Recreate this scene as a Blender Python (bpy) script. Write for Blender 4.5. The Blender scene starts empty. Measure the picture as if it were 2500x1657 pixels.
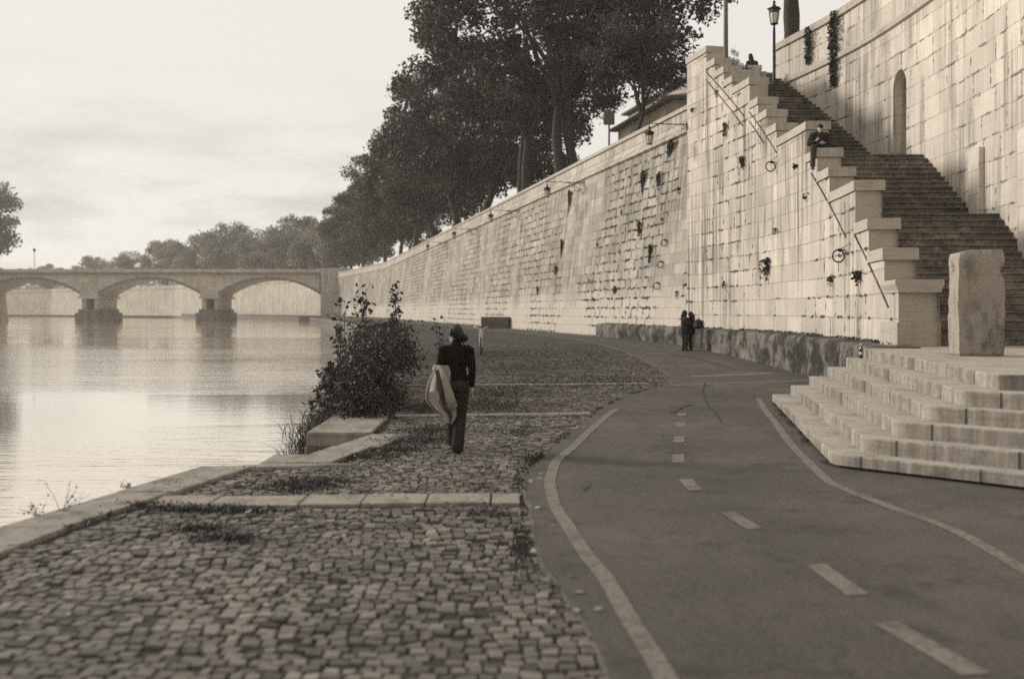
import bpy, bmesh, math, random
import numpy as np
from mathutils import Vector, Matrix, noise
random.seed(11)
rng = np.random.default_rng(11)
scene = bpy.context.scene
COL = scene.collection
R = math.radians
F = 2430.6      # focal length in pixels of a 2500 px wide frame (35 mm lens, 36 mm sensor)
CX, HY, CZ = 1250.0, 757.0, 1.87

# ------------------------------------------------------------------ materials
def tone(v):
    return (v * 1.07, v * 0.945, v * 0.80, 1.0)

class NT:
    """small helper round a node tree"""
    def __init__(s, name):
        s.m = bpy.data.materials.new(name)
        s.m.use_nodes = True
        s.t = s.m.node_tree
        s.b = s.t.nodes['Principled BSDF']
        s.out = s.t.nodes['Material Output']
        s.b.inputs['Roughness'].default_value = 0.85
        s.b.inputs['Specular IOR Level'].default_value = 0.25
    def n(s, typ, **kw):
        nd = s.t.nodes.new(typ)
        for k, v in kw.items():
            if k in nd.inputs.keys() and not hasattr(nd, k):
                nd.inputs[k].default_value = v
            else:
                try:
                    setattr(nd, k, v)
                except Exception:
                    nd.inputs[k].default_value = v
        return nd
    def l(s, a, b):
        s.t.links.new(a, b)
    def coord(s, kind):
        return s.n('ShaderNodeTexCoord').outputs[kind]
    def mapping(s, vec, scale=(1, 1, 1), loc=(0, 0, 0), rot=(0, 0, 0)):
        m = s.n('ShaderNodeMapping')
        m.inputs['Scale'].default_value = scale
        m.inputs['Location'].default_value = loc
        m.inputs['Rotation'].default_value = rot
        s.l(vec, m.inputs['Vector'])
        return m.outputs['Vector']
    def noise(s, vec, scale=1.0, detail=5.0, rough=0.55):
        nd = s.n('ShaderNodeTexNoise')
        nd.inputs['Scale'].default_value = scale
        nd.inputs['Detail'].default_value = detail
        nd.inputs['Roughness'].default_value = rough
        s.l(vec, nd.inputs['Vector'])
        return nd.outputs['Fac']
    def ramp(s, fac, stops):
        nd = s.n('ShaderNodeValToRGB')
        cr = nd.color_ramp
        while len(cr.elements) > 1:
            cr.elements.remove(cr.elements[-1])
        for i, (p, v) in enumerate(stops):
            e = cr.elements[0] if i == 0 else cr.elements.new(p)
            e.position = p
            e.color = v if hasattr(v, '__len__') else (v, v, v, 1)
        s.l(fac, nd.inputs['Fac'])
        return nd.outputs['Color']
    def math(s, op, a, b=None, clamp=False):
        nd = s.n('ShaderNodeMath')
        nd.operation = op
        nd.use_clamp = clamp
        for i, v in enumerate((a, b)):
            if v is None:
                continue
            if isinstance(v, (int, float)):
                nd.inputs[i].default_value = v
            else:
                s.l(v, nd.inputs[i])
        return nd.outputs[0]
    def mix(s, fac, a, b, mode='MIX'):
        nd = s.n('ShaderNodeMix')
        nd.data_type = 'RGBA'
        nd.blend_type = mode
        for sock, v in ((nd.inputs[0], fac), (nd.inputs[6], a), (nd.inputs[7], b)):
            if isinstance(v, (int, float)):
                sock.default_value = v if sock.type == 'VALUE' else (v, v, v, 1)
            elif isinstance(v, tuple):
                sock.default_value = v
            else:
                s.l(v, sock)
        return nd.outputs[2]
    def bump(s, h, strength=0.4, dist=0.02, prev=None):
        nd = s.n('ShaderNodeBump')
        nd.inputs['Strength'].default_value = strength
        nd.inputs['Distance'].default_value = dist
        s.l(h, nd.inputs['Height'])
        if prev is not None:
            s.l(prev, nd.inputs['Normal'])
        return nd.outputs['Normal']
    def fin(s, color, normal=None, rough=None):
        if isinstance(color, tuple):
            s.b.inputs['Base Color'].default_value = color
        else:
            s.l(color, s.b.inputs['Base Color'])
        if normal is not None:
            s.l(normal, s.b.inputs['Normal'])
        if rough is not None:
            if isinstance(rough, (int, float)):
                s.b.inputs['Roughness'].default_value = rough
            else:
                s.l(rough, s.b.inputs['Roughness'])
        return s.m

def masonry(name, lo, hi, bw, bh, streak=0.5, holes=0.3, mortar=0.35, band=0.0, vein=0.25, hole_scale=0.35, mort_size=0.012, hole_lo=0.50, hole_w=0.075, soot=0.0, pale=0.0, patch=0.0):
    """coursed travertine in UV metres: blocks, joints, rain streaks, eroded joints"""
    k = NT(name)
    uv = k.coord('UV')
    wob = k.noise(uv, 0.6, 3)
    w2 = k.n('ShaderNodeCombineXYZ')
    k.l(k.math('MULTIPLY', k.math('SUBTRACT', wob, 0.5), 0.10), w2.inputs[1])
    add = k.n('ShaderNodeVectorMath'); add.operation = 'ADD'
    k.l(uv, add.inputs[0]); k.l(w2.outputs[0], add.inputs[1])
    v = add.outputs[0]
    br = k.n('ShaderNodeTexBrick')
    br.offset = 0.43; br.offset_frequency = 2; br.squash = 0.7; br.squash_frequency = 3
    for key, val in (('Color1', (0, 0, 0, 1)), ('Color2', (1, 1, 1, 1)), ('Mortar', (0.5, 0.5, 0.5, 1)), ('Scale', 1.0), ('Mortar Size', mort_size),
                     ('Mortar Smooth', 0.2), ('Bias', 0.0), ('Brick Width', bw), ('Row Height', bh)):
        br.inputs[key].default_value = val
    k.l(v, br.inputs['Vector'])
    base = k.mix(br.outputs['Color'], tone(lo), tone(hi))
    big = k.noise(uv, 0.35, 5, 0.6)
    base = k.mix(k.math('MULTIPLY', k.ramp(big, [(0.35, 0), (0.7, 1)]), 0.45), base, tone(lo * 0.78))
    ve = k.noise(k.mapping(uv, (1.3, 16, 1)), 1.0, 6, 0.65)
    base = k.mix(k.math('MULTIPLY', k.ramp(ve, [(0.5, 0), (0.72, 1)]), vein), base, tone(lo * 0.5))
    fine = k.noise(uv, 22.0, 4, 0.6)
    base = k.mix(k.math('MULTIPLY', k.ramp(fine, [(0.45, 0), (0.75, 1)]), 0.30), base, tone(lo * 0.45))
    # rain streaks: long in v, narrow in u, gated by large patches
    st = k.noise(k.mapping(uv, (4.5, 0.16, 1)), 1.0, 4, 0.62)
    gate = k.noise(k.mapping(uv, (0.30, 0.16, 1), (7.3, 2.1, 0)), 1.0, 3, 0.5)
    sm = k.math('MULTIPLY', k.ramp(st, [(0.42, 0), (0.60, 1)]), k.ramp(gate, [(0.40, 0.12), (0.58, 1)]))
    base = k.mix(k.math('MULTIPLY', sm, streak), base, tone(lo * 0.22))
    if soot:
        s2 = k.noise(k.mapping(uv, (1.5, 0.13, 1), (2.2, 0.7, 0)), 1.0, 6, 0.68)
        g2 = k.noise(k.mapping(uv, (0.2, 0.3, 1), (0.4, 3.3, 0)), 1.0, 3, 0.5)
        base = k.mix(k.math('MULTIPLY', k.math('MULTIPLY', k.ramp(s2, [(0.54, 0), (0.66, 1)]), k.ramp(g2, [(0.44, 0), (0.60, 1)])), soot), base, tone(lo * 0.12))
    if patch:
        p2 = k.noise(uv, 2.6, 9, 0.72)
        p3 = k.noise(uv, 0.5, 3)
        base = k.mix(k.math('MULTIPLY', k.math('MULTIPLY', k.ramp(p2, [(0.44, 0), (0.54, 1)]), k.ramp(p3, [(0.34, 0.15), (0.54, 1)])), patch), base, tone(lo * 0.22))
    if pale:
        sx = k.n('ShaderNodeSeparateXYZ'); k.l(uv, sx.inputs[0])
        hh = k.math('ADD', sx.outputs[1], k.math('MULTIPLY', big, 2.6))
        base = k.mix(k.math('MULTIPLY', k.ramp(k.math('DIVIDE', hh, 10.0), [(0.34, 1), (0.46, 0)]), pale), base, tone(hi * 1.02))
    # joints
    base = k.mix(k.math('MULTIPLY', br.outputs['Fac'], mortar), base, tone(lo * 0.2))
    # eroded, plant filled joints
    br2 = k.n('ShaderNodeTexBrick')
    br2.offset = 0.43; br2.offset_frequency = 2; br2.squash = 0.7; br2.squash_frequency = 3
    for key, val in (('Color1', (0, 0, 0, 1)), ('Color2', (1, 1, 1, 1)), ('Scale', 1.0), ('Mortar Size', hole_w),
                     ('Mortar Smooth', 0.9), ('Brick Width', bw), ('Row Height', bh)):
        br2.inputs[key].default_value = val
    k.l(v, br2.inputs['Vector'])
    hn = k.noise(k.mapping(uv, (0.8, 2.0, 1), (3, 9, 0)), 2.2, 5, 0.7)
    hg = k.noise(k.mapping(uv, (hole_scale, hole_scale, 1), (1, 5, 0)), 0.5, 2, 0.5)
    hm = k.math('MULTIPLY', k.math('MULTIPLY', br2.outputs['Fac'], k.ramp(hn, [(hole_lo, 0), (hole_lo + 0.07, 1)])), k.ramp(hg, [(0.42, 0), (0.53, 1)]))
    hm = k.ramp(hm, [(0.25, 0), (0.5, 1)])
    base = k.mix(k.math('MULTIPLY', hm, holes), base, tone(0.022))
    h = k.math('SUBTRACT', k.math('MULTIPLY', fine, 0.35), br.outputs['Fac'])
    h = k.math('SUBTRACT', h, k.math('MULTIPLY', hm, 1.5))
    h = k.math('ADD', h, k.math('MULTIPLY', big, 0.5))
    return k.fin(base, k.bump(h, 0.6, 0.03), 0.9)

def weathered(name, lo, hi, dark=0.05, scale=1.0, amt=0.6, coordk='Object', bump=0.5, spots=8.0, zs=0.35, patch=0.0):
    k = NT(name)
    c = k.coord(coordk)
    a = k.noise(c, 0.9 * scale, 6, 0.62)
    b = k.noise(c, spots * scale, 5, 0.6)
    d = k.noise(k.mapping(c, (1, 1, zs)), 2.2 * scale, 6, 0.65)
    base = k.mix(a, tone(lo), tone(hi))
    base = k.mix(k.math('MULTIPLY', k.ramp(d, [(0.48, 0), (0.66, 1)]), amt), base, tone(dark))
    base = k.mix(k.math('MULTIPLY', k.ramp(b, [(0.5, 0), (0.7, 1)]), amt * 0.6), base, tone(lo * 0.4))
    if patch:
        base = k.mix(k.math('MULTIPLY', k.ramp(k.noise(c, 0.55, 6, 0.7), [(0.47, 0), (0.57, 1)]), patch), base, tone(dark))
    return k.fin(base, k.bump(b, bump, 0.03), 0.92)

def plain(name, v, rough=0.8, var=0.25, scale=6.0, metallic=0.0, spec=0.25, bump=0.2):
    k = NT(name)
    c = k.coord('Object')
    a = k.noise(c, scale, 5, 0.6)
    k.b.inputs['Metallic'].default_value = metallic
    k.b.inputs['Specular IOR Level'].default_value = spec
    return k.fin(k.mix(a, tone(v * (1 - var)), tone(v * (1 + var))), k.bump(a, bump, 0.01), rough)

def leafmat(name, v, trans=0.35, var=0.6):
    k = NT(name)
    at = k.n('ShaderNodeAttribute'); at.attribute_name = 'shade'
    col = k.mix(at.outputs['Fac'], tone(v * (1 - var)), tone(v * (1 + var)))
    k.l(col, k.b.inputs['Base Color'])
    k.b.inputs['Roughness'].default_value = 0.55
    k.b.inputs['Specular IOR Level'].default_value = 0.35
    tr = k.n('ShaderNodeBsdfTranslucent')
    k.l(col, tr.inputs['Color'])
    mx = k.n('ShaderNodeMixShader')
    mx.inputs[0].default_value = trans
    k.l(k.b.outputs[0], mx.inputs[1]); k.l(tr.outputs[0], mx.inputs[2])
    k.l(mx.outputs[0], k.out.inputs['Surface'])
    return k.m

M = {}
M['stair_wall'] = masonry('travertine_stair_wall', 0.40, 0.56, 1.55, 0.56, streak=0.9, holes=0.9, mortar=0.5, hole_lo=0.50, soot=0.9)
M['main_wall'] = masonry('travertine_main_wall', 0.25, 0.42, 1.25, 0.50, streak=0.6, holes=1.0, mortar=0.34, hole_scale=0.20, hole_lo=0.475, hole_w=0.11, soot=0.75, pale=0.75)
M['inner_wall'] = masonry('travertine_inner_wall', 0.46, 0.60, 1.7, 0.66, streak=0.65, holes=0.6, mortar=0.4, soot=0.5)
M['parapet'] = masonry('travertine_parapet', 0.36, 0.48, 1.8, 2.6, streak=0.55, holes=0.3, mortar=0.5)
M['block'] = masonry('travertine_block', 0.36, 0.46, 97.0, 83.0, streak=0.25, holes=0.15, mortar=0.4, vein=0.55)
M['step'] = masonry('travertine_step', 0.27, 0.38, 1.9, 7.7, streak=0.85, holes=0.3, mortar=0.95, vein=0.5, patch=0.4, mort_size=0.016)
M['step_top'] = weathered('worn_tread_stone', 0.28, 0.37, 0.12, 1.0, 0.5, 'Object', 0.5, 16.0, 1.0)
M['stair_tread'] = masonry('worn_shaded_stair_stone', 0.15, 0.30, 1.4, 0.37, streak=0.5, holes=0.2, mortar=0.4, vein=0.8, patch=0.6)  # worn stone, its colour also darkened for the shade lying on the stairs
M['far_wall'] = masonry('far_masonry', 0.34, 0.44, 2.0, 0.9, streak=0.5, holes=0.2, mortar=0.3)
M['bridge'] = masonry('bridge_stone', 0.36, 0.46, 2.4, 1.1, streak=0.5, holes=0.1, mortar=0.3)
M['ledge'] = weathered('mossy_ledge_stone', 0.085, 0.20, 0.010, 1.2, 0.95, 'Object', 0.6, 16.0, 1.0, 0.9)
M['pier_base'] = weathered('wet_pier_stone', 0.09, 0.16, 0.03, 0.4, 0.7)
M['stele'] = weathered('pitted_slab_stone', 0.22, 0.36, 0.09, 1.6, 0.75, 'Object', 0.9, 14.0)
M['concrete'] = weathered('grey_concrete', 0.10, 0.15, 0.05, 1.0, 0.5)
M['quay'] = weathered('quay_stone', 0.17, 0.31, 0.05, 1.3, 0.6, 'Object', 0.6, 12.0)
M['quay_side'] = weathered('wet_quay_side', 0.06, 0.13, 0.025, 1.2, 0.7)
M['iron'] = plain('black_iron', 0.02, 0.5, 0.3, 10, 0.3)
M['iron_rust'] = plain('rusty_iron', 0.035, 0.7, 0.4, 20, 0.3)
M['glass'] = plain('lantern_glass', 0.42, 0.15, 0.1, 3, 0, 0.6, 0.02)
M['bark'] = weathered('plane_bark', 0.025, 0.055, 0.015, 0.8, 0.5, 'Object', 0.8, 5.0)
M['leaf'] = leafmat('plane_leaves', 0.036, 0.40, 0.75)
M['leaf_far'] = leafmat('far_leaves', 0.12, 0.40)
M['leaf_bush'] = leafmat('bush_leaves', 0.032, 0.25)
M['weed'] = leafmat('weed_leaves', 0.022, 0.2)
M['grass'] = leafmat('grass_blades', 0.028, 0.3)
M['litter'] = leafmat('fallen_leaves', 0.20, 0.1)
M['stem'] = plain('woody_stem', 0.03)
M['skin'] = plain('skin', 0.34, 0.5, 0.06, 12, 0, 0.4, 0.05)
M['black_knit'] = plain('black_knit', 0.010, 0.95, 0.3, 60, 0, 0.05, 0.4)
M['denim'] = plain('dark_denim', 0.028, 0.95, 0.35, 30, 0, 0.05, 0.3)
M['hair'] = plain('dark_hair', 0.011, 0.55, 0.4, 45, 0, 0.3, 0.5)
M['shoe'] = plain('black_leather', 0.012, 0.45, 0.2, 9, 0, 0.4, 0.1)
M['wool'] = plain('pale_wool', 0.23, 0.98, 0.15, 50, 0, 0.05, 0.5)
M['coat_gap'] = plain('coat_gap_shade', 0.05, 0.9, 0.2, 20)  # dark tone painting the shaded gap in the draped coat
M['jacket'] = plain('dark_jacket', 0.022, 0.85, 0.3, 14, 0, 0.15, 0.4)
M['jacket_b'] = plain('grey_jacket', 0.024, 0.85, 0.3, 14, 0, 0.15, 0.4)
M['trouser'] = plain('grey_trousers', 0.050, 0.95, 0.3, 20, 0, 0.1, 0.4)
M['bag'] = plain('black_nylon', 0.014, 0.7, 0.4, 8, 0, 0.3, 0.4)
M['phone'] = plain('phone_case', 0.02, 0.3, 0.1, 5, 0, 0.5, 0.0)
M['bottle'] = plain('dark_bottle_glass', 0.012, 0.08, 0.2, 5, 0, 0.7, 0.0)
M['paper'] = plain('label_paper', 0.5, 0.8, 0.1, 10)
M['bike_pale'] = plain('pale_paint', 0.50, 0.4, 0.1, 6, 0, 0.5)
M['tyre'] = plain('tyre_rubber', 0.015, 0.9, 0.2, 20)
M['plaster'] = weathered('old_plaster', 0.30, 0.40, 0.16, 0.4, 0.4)
M['tile'] = weathered('roof_tiles', 0.07, 0.12, 0.04, 0.7, 0.5)
M['window'] = plain('dark_window', 0.02, 0.2, 0.2, 3, 0, 0.6, 0.0)
M['post'] = plain('grey_post', 0.10, 0.6, 0.2, 4, 0.2)
M['tar'] = plain('dark_rubber_tar', 0.030, 0.7, 0.4, 9)
M['street'] = weathered('street_asphalt', 0.08, 0.11, 0.05, 0.5, 0.4)

def mk_asphalt():
    k = NT('asphalt')
    c = k.coord('Object')
    big = k.noise(c, 0.35, 5, 0.6)
    gr = k.noise(c, 34.0, 6, 0.8)
    st = k.noise(k.mapping(c, (1.6, 0.25, 1)), 1.0, 5, 0.6)
    base = k.mix(k.ramp(big, [(0.35, 0), (0.65, 1)]), tone(0.042), tone(0.090))
    base = k.mix(k.math('MULTIPLY', k.ramp(st, [(0.52, 0), (0.72, 1)]), 0.5), base, tone(0.036))
    base = k.mix(k.math('MULTIPLY', k.ramp(gr, [(0.46, 0), (0.62, 1)]), 0.55), base, tone(0.125))
    g3 = k.noise(c, 55.0, 4, 0.75)
    base = k.mix(k.math('MULTIPLY', k.ramp(g3, [(0.50, 0), (0.62, 1)]), 0.6), base, tone(0.022))
    bl = k.noise(c, 1.1, 7, 0.7)
    base = k.mix(k.math('MULTIPLY', k.ramp(bl, [(0.52, 0), (0.64, 1)]), 0.7), base, tone(0.032))
    vo = k.n('ShaderNodeTexVoronoi'); vo.feature = 'DISTANCE_TO_EDGE'
    vo.inputs['Scale'].default_value = 0.32
    wv = k.n('ShaderNodeVectorMath'); wv.operation = 'ADD'
    nn = k.n('ShaderNodeTexNoise'); nn.inputs['Scale'].default_value = 1.4; nn.inputs['Detail'].default_value = 6
    k.l(c, nn.inputs['Vector']); k.l(c, wv.inputs[0]); k.l(nn.outputs['Color'], wv.inputs[1]); k.l(wv.outputs[0], vo.inputs['Vector'])
    cg = k.noise(c, 0.22, 2)
    crack = k.math('MULTIPLY', k.ramp(vo.outputs['Distance'], [(0.0, 1), (0.014, 0)]), k.ramp(cg, [(0.47, 0), (0.56, 1)]))
    base = k.mix(k.math('MULTIPLY', crack, 0.7), base, tone(0.03))
    return k.fin(base, k.bump(gr, 0.35, 0.01), 0.8)
M['asphalt'] = mk_asphalt()

def mk_paint():
    k = NT('worn_road_paint')
    c = k.coord('Object')
    g = k.noise(c, 28.0, 5, 0.7)
    b = k.noise(c, 1.5, 4)
    base = k.mix(b, tone(0.13), tone(0.185))
    base = k.mix(k.math('MULTIPLY', k.ramp(g, [(0.46, 0), (0.60, 1)]), 0.7), base, tone(0.075))
    base = k.mix(k.math('MULTIPLY', k.ramp(k.noise(c, 3.5, 6, 0.7), [(0.48, 0), (0.62, 1)]), 0.75), base, tone(0.075))
    return k.fin(base, None, 0.8)
M['paint'] = mk_paint()

def mk_cobble():
    k = NT('basalt_cobbles')
    at = k.n('ShaderNodeAttribute'); at.attribute_name = 'shade'
    c = k.coord('Object')
    g = k.noise(c, 45.0, 4, 0.65)
    b = k.noise(c, 0.7, 4)
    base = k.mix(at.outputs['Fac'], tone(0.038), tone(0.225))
    base = k.mix(k.math('MULTIPLY', k.ramp(b, [(0.4, 0), (0.65, 1)]), 0.65), base, tone(0.07))
    base = k.mix(k.math('MULTIPLY', k.ramp(g, [(0.45, 0), (0.7, 1)]), 0.35), base, tone(0.06))
    return k.fin(base, k.bump(g, 0.5, 0.008), 0.7)
M['cobble'] = mk_cobble()

def mk_ground():
    """dirt between the cobbles near by, grassy mossy cobbles farther off"""
    k = NT('quay_ground')
    c = k.coord('Object')
    sep = k.n('ShaderNodeSeparateXYZ'); k.l(c, sep.inputs[0])
    br = k.n('ShaderNodeTexBrick')
    for key, val in (('Color1', tone(0.06)), ('Color2', tone(0.13)), ('Mortar', tone(0.02)), ('Scale', 1.0), ('Mortar Size', 0.018),
                     ('Mortar Smooth', 0.3), ('Brick Width', 0.16), ('Row Height', 0.15)):
        br.inputs[key].default_value = val
    nn = k.n('ShaderNodeTexNoise'); nn.inputs['Scale'].default_value = 2.0
    k.l(c, nn.inputs['Vector'])
    ad = k.n('ShaderNodeVectorMath'); ad.operation = 'MULTIPLY_ADD'
    k.l(nn.outputs['Color'], ad.inputs[0]); ad.inputs[1].default_value = (0.25, 0.25, 0); k.l(c, ad.inputs[2])
    k.l(ad.outputs[0], br.inputs['Vector'])
    g1 = k.noise(c, 0.45, 6, 0.6)
    g2 = k.noise(c, 3.5, 6, 0.65)
    gm = k.math('ADD', k.math('MULTIPLY', g1, 0.6), k.math('MULTIPLY', g2, 0.4))
    grass = k.mix(g2, tone(0.014), tone(0.05))
    cob = k.mix(k.ramp(gm, [(0.36, 0), (0.54, 1)]), br.outputs['Color'], grass)
    near = k.ramp(k.math('DIVIDE', sep.outputs[1], 60.0), [(0.30, 0), (0.40, 1)])
    base = k.mix(near, tone(0.030), cob)
    return k.fin(base, k.bump(g2, 0.6, 0.03), 0.95)
M['ground'] = mk_ground()

def mk_water():
    k = NT('river_water')
    c = k.coord('Object')
    a = k.noise(k.mapping(c, (0.22, 0.9, 1)), 1.0, 4, 0.55)
    b = k.noise(k.mapping(c, (0.9, 3.2, 1), (4, 1, 0)), 1.0, 4, 0.6)
    gate = k.ramp(k.noise(k.mapping(c, (0.012, 0.05, 1)), 1.0, 3), [(0.40, 0.12), (0.62, 1)])
    h = k.math('MULTIPLY', k.math('ADD', k.math('MULTIPLY', a, 0.6), k.math('MULTIPLY', b, 0.4)), gate)
    k.b.inputs['IOR'].default_value = 1.5
    k.b.inputs['Metallic'].default_value = 0.75
    k.b.inputs['Specular IOR Level'].default_value = 0.5
    return k.fin(tone(0.78), k.bump(h, 0.6, 0.10), 0.05)
M['water'] = mk_water()
M['bed'] = plain('river_bed', 0.06)

# ------------------------------------------------------------------ object helpers
def wloc(o):
    v = Vector((0, 0, 0))
    while o is not None:
        v = v + o.location
        o = o.parent
    return v

def tag(o, label=None, cat=None, group=None, kind=None):
    if label: o['label'] = label
    if cat: o['category'] = cat
    if group: o['group'] = group
    if kind: o['kind'] = kind
    return o

def thing(name, label, cat, loc=(0, 0, 0), group=None):
    o = bpy.data.objects.new(name, None)
    o.empty_display_size = 0.2
    COL.objects.link(o)
    o.location = loc
    return tag(o, label, cat, group)

def link(name, me, mat, parent=None):
    o = bpy.data.objects.new(name, me)
    COL.objects.link(o)
    if mat is not None:
        me.materials.append(mat)
    if parent is not None:
        o.parent = parent
    return o

class MB:
    """collects polygons in world space, builds one mesh object"""
    def __init__(s):
        s.v = []; s.f = []; s.uv = []
    def poly(s, pts, uv=None):
        i = len(s.v)
        s.v.extend([tuple(p) for p in pts])
        s.f.append(tuple(range(i, i + len(pts))))
        s.uv.append(uv)
    def box(s, x0, y0, z0, x1, y1, z1, skip=''):
        a = [(x0, y0, z0), (x1, y0, z0), (x1, y1, z0), (x0, y1, z0), (x0, y0, z1), (x1, y0, z1), (x1, y1, z1), (x0, y1, z1)]
        for key, q in (('b', (3, 2, 1, 0)), ('t', (4, 5, 6, 7)), ('f', (0, 1, 5, 4)), ('r', (1, 2, 6, 5)), ('k', (2, 3, 7, 6)), ('l', (3, 0, 4, 7))):
            if key not in skip:
                s.poly([a[j] for j in q])
    def prism(s, plan, z0, z1, bottom=False):
        """closed plan polygon extruded, u runs round the perimeter"""
        n = len(plan); u = 0.0
        for i in range(n):
            a, b = plan[i], plan[(i + 1) % n]
            d = math.hypot(b[0] - a[0], b[1] - a[1])
            s.poly([(a[0], a[1], z0), (b[0], b[1], z0), (b[0], b[1], z1), (a[0], a[1], z1)], [(u, z0), (u + d, z0), (u + d, z1), (u, z1)])
            u += d
        s.poly([(p[0], p[1], z1) for p in plan])
        if bottom:
            s.poly([(p[0], p[1], z0) for p in reversed(plan)])
    def tube(s, pts, rad, n=8, cap=True):
        pts = [Vector(p) for p in pts]
        if not hasattr(rad, '__len__'):
            rad = [rad] * len(pts)
        base = len(s.v)
        up = Vector((0.13, 0.27, 0.95)).normalized()
        for i, p in enumerate(pts):
            d = (pts[min(i + 1, len(pts) - 1)] - pts[max(i - 1, 0)])
            d = d.normalized() if d.length > 1e-9 else Vector((0, 0, 1))
            a = d.cross(up)
            if a.length < 0.05:
                a = d.cross(Vector((1, 0, 0)))
            a.normalize(); b = d.cross(a)
            for k in range(n):
                t = 2 * math.pi * k / n
                s.v.append(tuple(p + (a * math.cos(t) + b * math.sin(t)) * rad[i]))
        for i in range(len(pts) - 1):
            for k in range(n):
                q = (base + i * n + k, base + i * n + (k + 1) % n, base + (i + 1) * n + (k + 1) % n, base + (i + 1) * n + k)
                s.f.append(q); s.uv.append(None)
        if cap:
            s.f.append(tuple(base + k for k in reversed(range(n)))); s.uv.append(None)
            s.f.append(tuple(base + (len(pts) - 1) * n + k for k in range(n))); s.uv.append(None)
    def lathe(s, c, prof, n=16):
        """profile [(r, z)] turned about the vertical through c"""
        base = len(s.v)
        for r, z in prof:
            for k in range(n):
                t = 2 * math.pi * k / n
                s.v.append((c[0] + r * math.cos(t), c[1] + r * math.sin(t), c[2] + z))
        for i in range(len(prof) - 1):
            for k in range(n):
                s.f.append((base + i * n + k, base + i * n + (k + 1) % n, base + (i + 1) * n + (k + 1) % n, base + (i + 1) * n + k)); s.uv.append(None)
        s.f.append(tuple(base + k for k in reversed(range(n)))); s.uv.append(None)
        s.f.append(tuple(base + (len(prof) - 1) * n + k for k in range(n))); s.uv.append(None)
    def torus(s, c, ax, R_, r, n=24, m=8, arc=(0, 2 * math.pi)):
        ax = Vector(ax).normalized()
        a = ax.cross(Vector((0, 0, 1)))
        if a.length < 0.05:
            a = Vector((1, 0, 0))
        a.normalize(); b = ax.cross(a)
        full = abs(arc[1] - arc[0] - 2 * math.pi) < 1e-6
        base = len(s.v); c = Vector(c)
        cnt = n if full else n + 1
        for i in range(cnt):
            t = arc[0] + (arc[1] - arc[0]) * i / n
            d = a * math.cos(t) + b * math.sin(t)
            for k in range(m):
                q = 2 * math.pi * k / m
                s.v.append(tuple(c + d * (R_ + r * math.cos(q)) + ax * (r * math.sin(q))))
        for i in range(n):
            j = (i + 1) % cnt
            for k in range(m):
                s.f.append((base + i * m + k, base + j * m + k, base + j * m + (k + 1) % m, base + i * m + (k + 1) % m)); s.uv.append(None)
    def sweep(s, path, prof, jit=0.0, freq=1.2, u0=0.0, close_ends=True, zf=None):
        """profile [(offset to the left of the path, z)] swept along a plan polyline"""
        path = [Vector((p[0], p[1])) for p in path]
        nrm = []
        for i in range(len(path)):
            d0 = (path[i] - path[i - 1]).normalized() if i > 0 else (path[1] - path[0]).normalized()
            d1 = (path[i + 1] - path[i]).normalized() if i < len(path) - 1 else d0
            m = (d0 + d1).normalized()
            c = max(0.4, m.dot(d0))
            nrm.append(Vector((-m.y, m.x)) / c)
        rows = []; us = [u0]
        for i in range(len(path)):
            if i: us.append(us[-1] + (path[i] - path[i - 1]).length)
            row = []
            for o, z in prof:
                p = path[i] + nrm[i] * o
                q = Vector((p.x, p.y, z + (zf(p.y) if zf else 0)))
                if jit:
                    q += noise.noise_vector(q * freq) * jit + noise.noise_vector(q * freq * 3.7) * jit * 0.4
                row.append(q)
            rows.append(row)
        vs = [0.0]
        for j in range(1, len(prof)):
            vs.append(vs[-1] + math.hypot(prof[j][0] - prof[j - 1][0], prof[j][1] - prof[j - 1][1]))
        vz = [prof[0][1] + v for v in vs] if prof[-1][1] >= prof[0][1] else [prof[0][1] - v for v in vs]
        for i in range(len(path) - 1):
            for j in range(len(prof) - 1):
                s.poly([rows[i][j], rows[i + 1][j], rows[i + 1][j + 1], rows[i][j + 1]],
                       [(us[i], vz[j]), (us[i + 1], vz[j]), (us[i + 1], vz[j + 1]), (us[i], vz[j + 1])])
        if close_ends and len(prof) > 2:
            s.poly(rows[0]); s.poly(list(reversed(rows[-1])))
        return us[-1]
    def build(s, name, mat, parent=None, smooth=False, bevel=0.0, merge=False):
        off = wloc(parent) if parent is not None else Vector((0, 0, 0))
        me = bpy.data.meshes.new(name)
        me.from_pydata([(a - off.x, b - off.y, c - off.z) for a, b, c in s.v], [], s.f)
        uvl = me.uv_layers.new(name='UVMap')
        co = s.v
        flat = np.zeros((len(me.loops), 2), dtype=np.float32)
        for p, uv in zip(me.polygons, s.uv):
            if uv is None:
                n = p.normal
                ax, ay, az = abs(n.x), abs(n.y), abs(n.z)
                for li in p.loop_indices:
                    c = co[me.loops[li].vertex_index]
                    flat[li] = (c[0], c[1]) if az >= ax and az >= ay else ((c[1], c[2]) if ax >= ay else (c[0], c[2]))
            else:
                for li, w in zip(p.loop_indices, uv):
                    flat[li] = w
        uvl.data.foreach_set('uv', flat.ravel())
        if smooth:
            me.polygons.foreach_set('use_smooth', [True] * len(me.polygons))
        if bevel or merge:
            bm = bmesh.new(); bm.from_mesh(me)
            bmesh.ops.remove_doubles(bm, verts=bm.verts, dist=1e-4)
            if bevel:
                ed = [e for e in bm.edges if len(e.link_faces) == 2 and e.calc_face_angle(0) > 0.5]
                bmesh.ops.bevel(bm, geom=ed, offset=bevel, segments=2, affect='EDGES', profile=0.6, clamp_overlap=True)
            bm.to_mesh(me); bm.free()
        me.update()
        return link(name, me, mat, parent)

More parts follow.
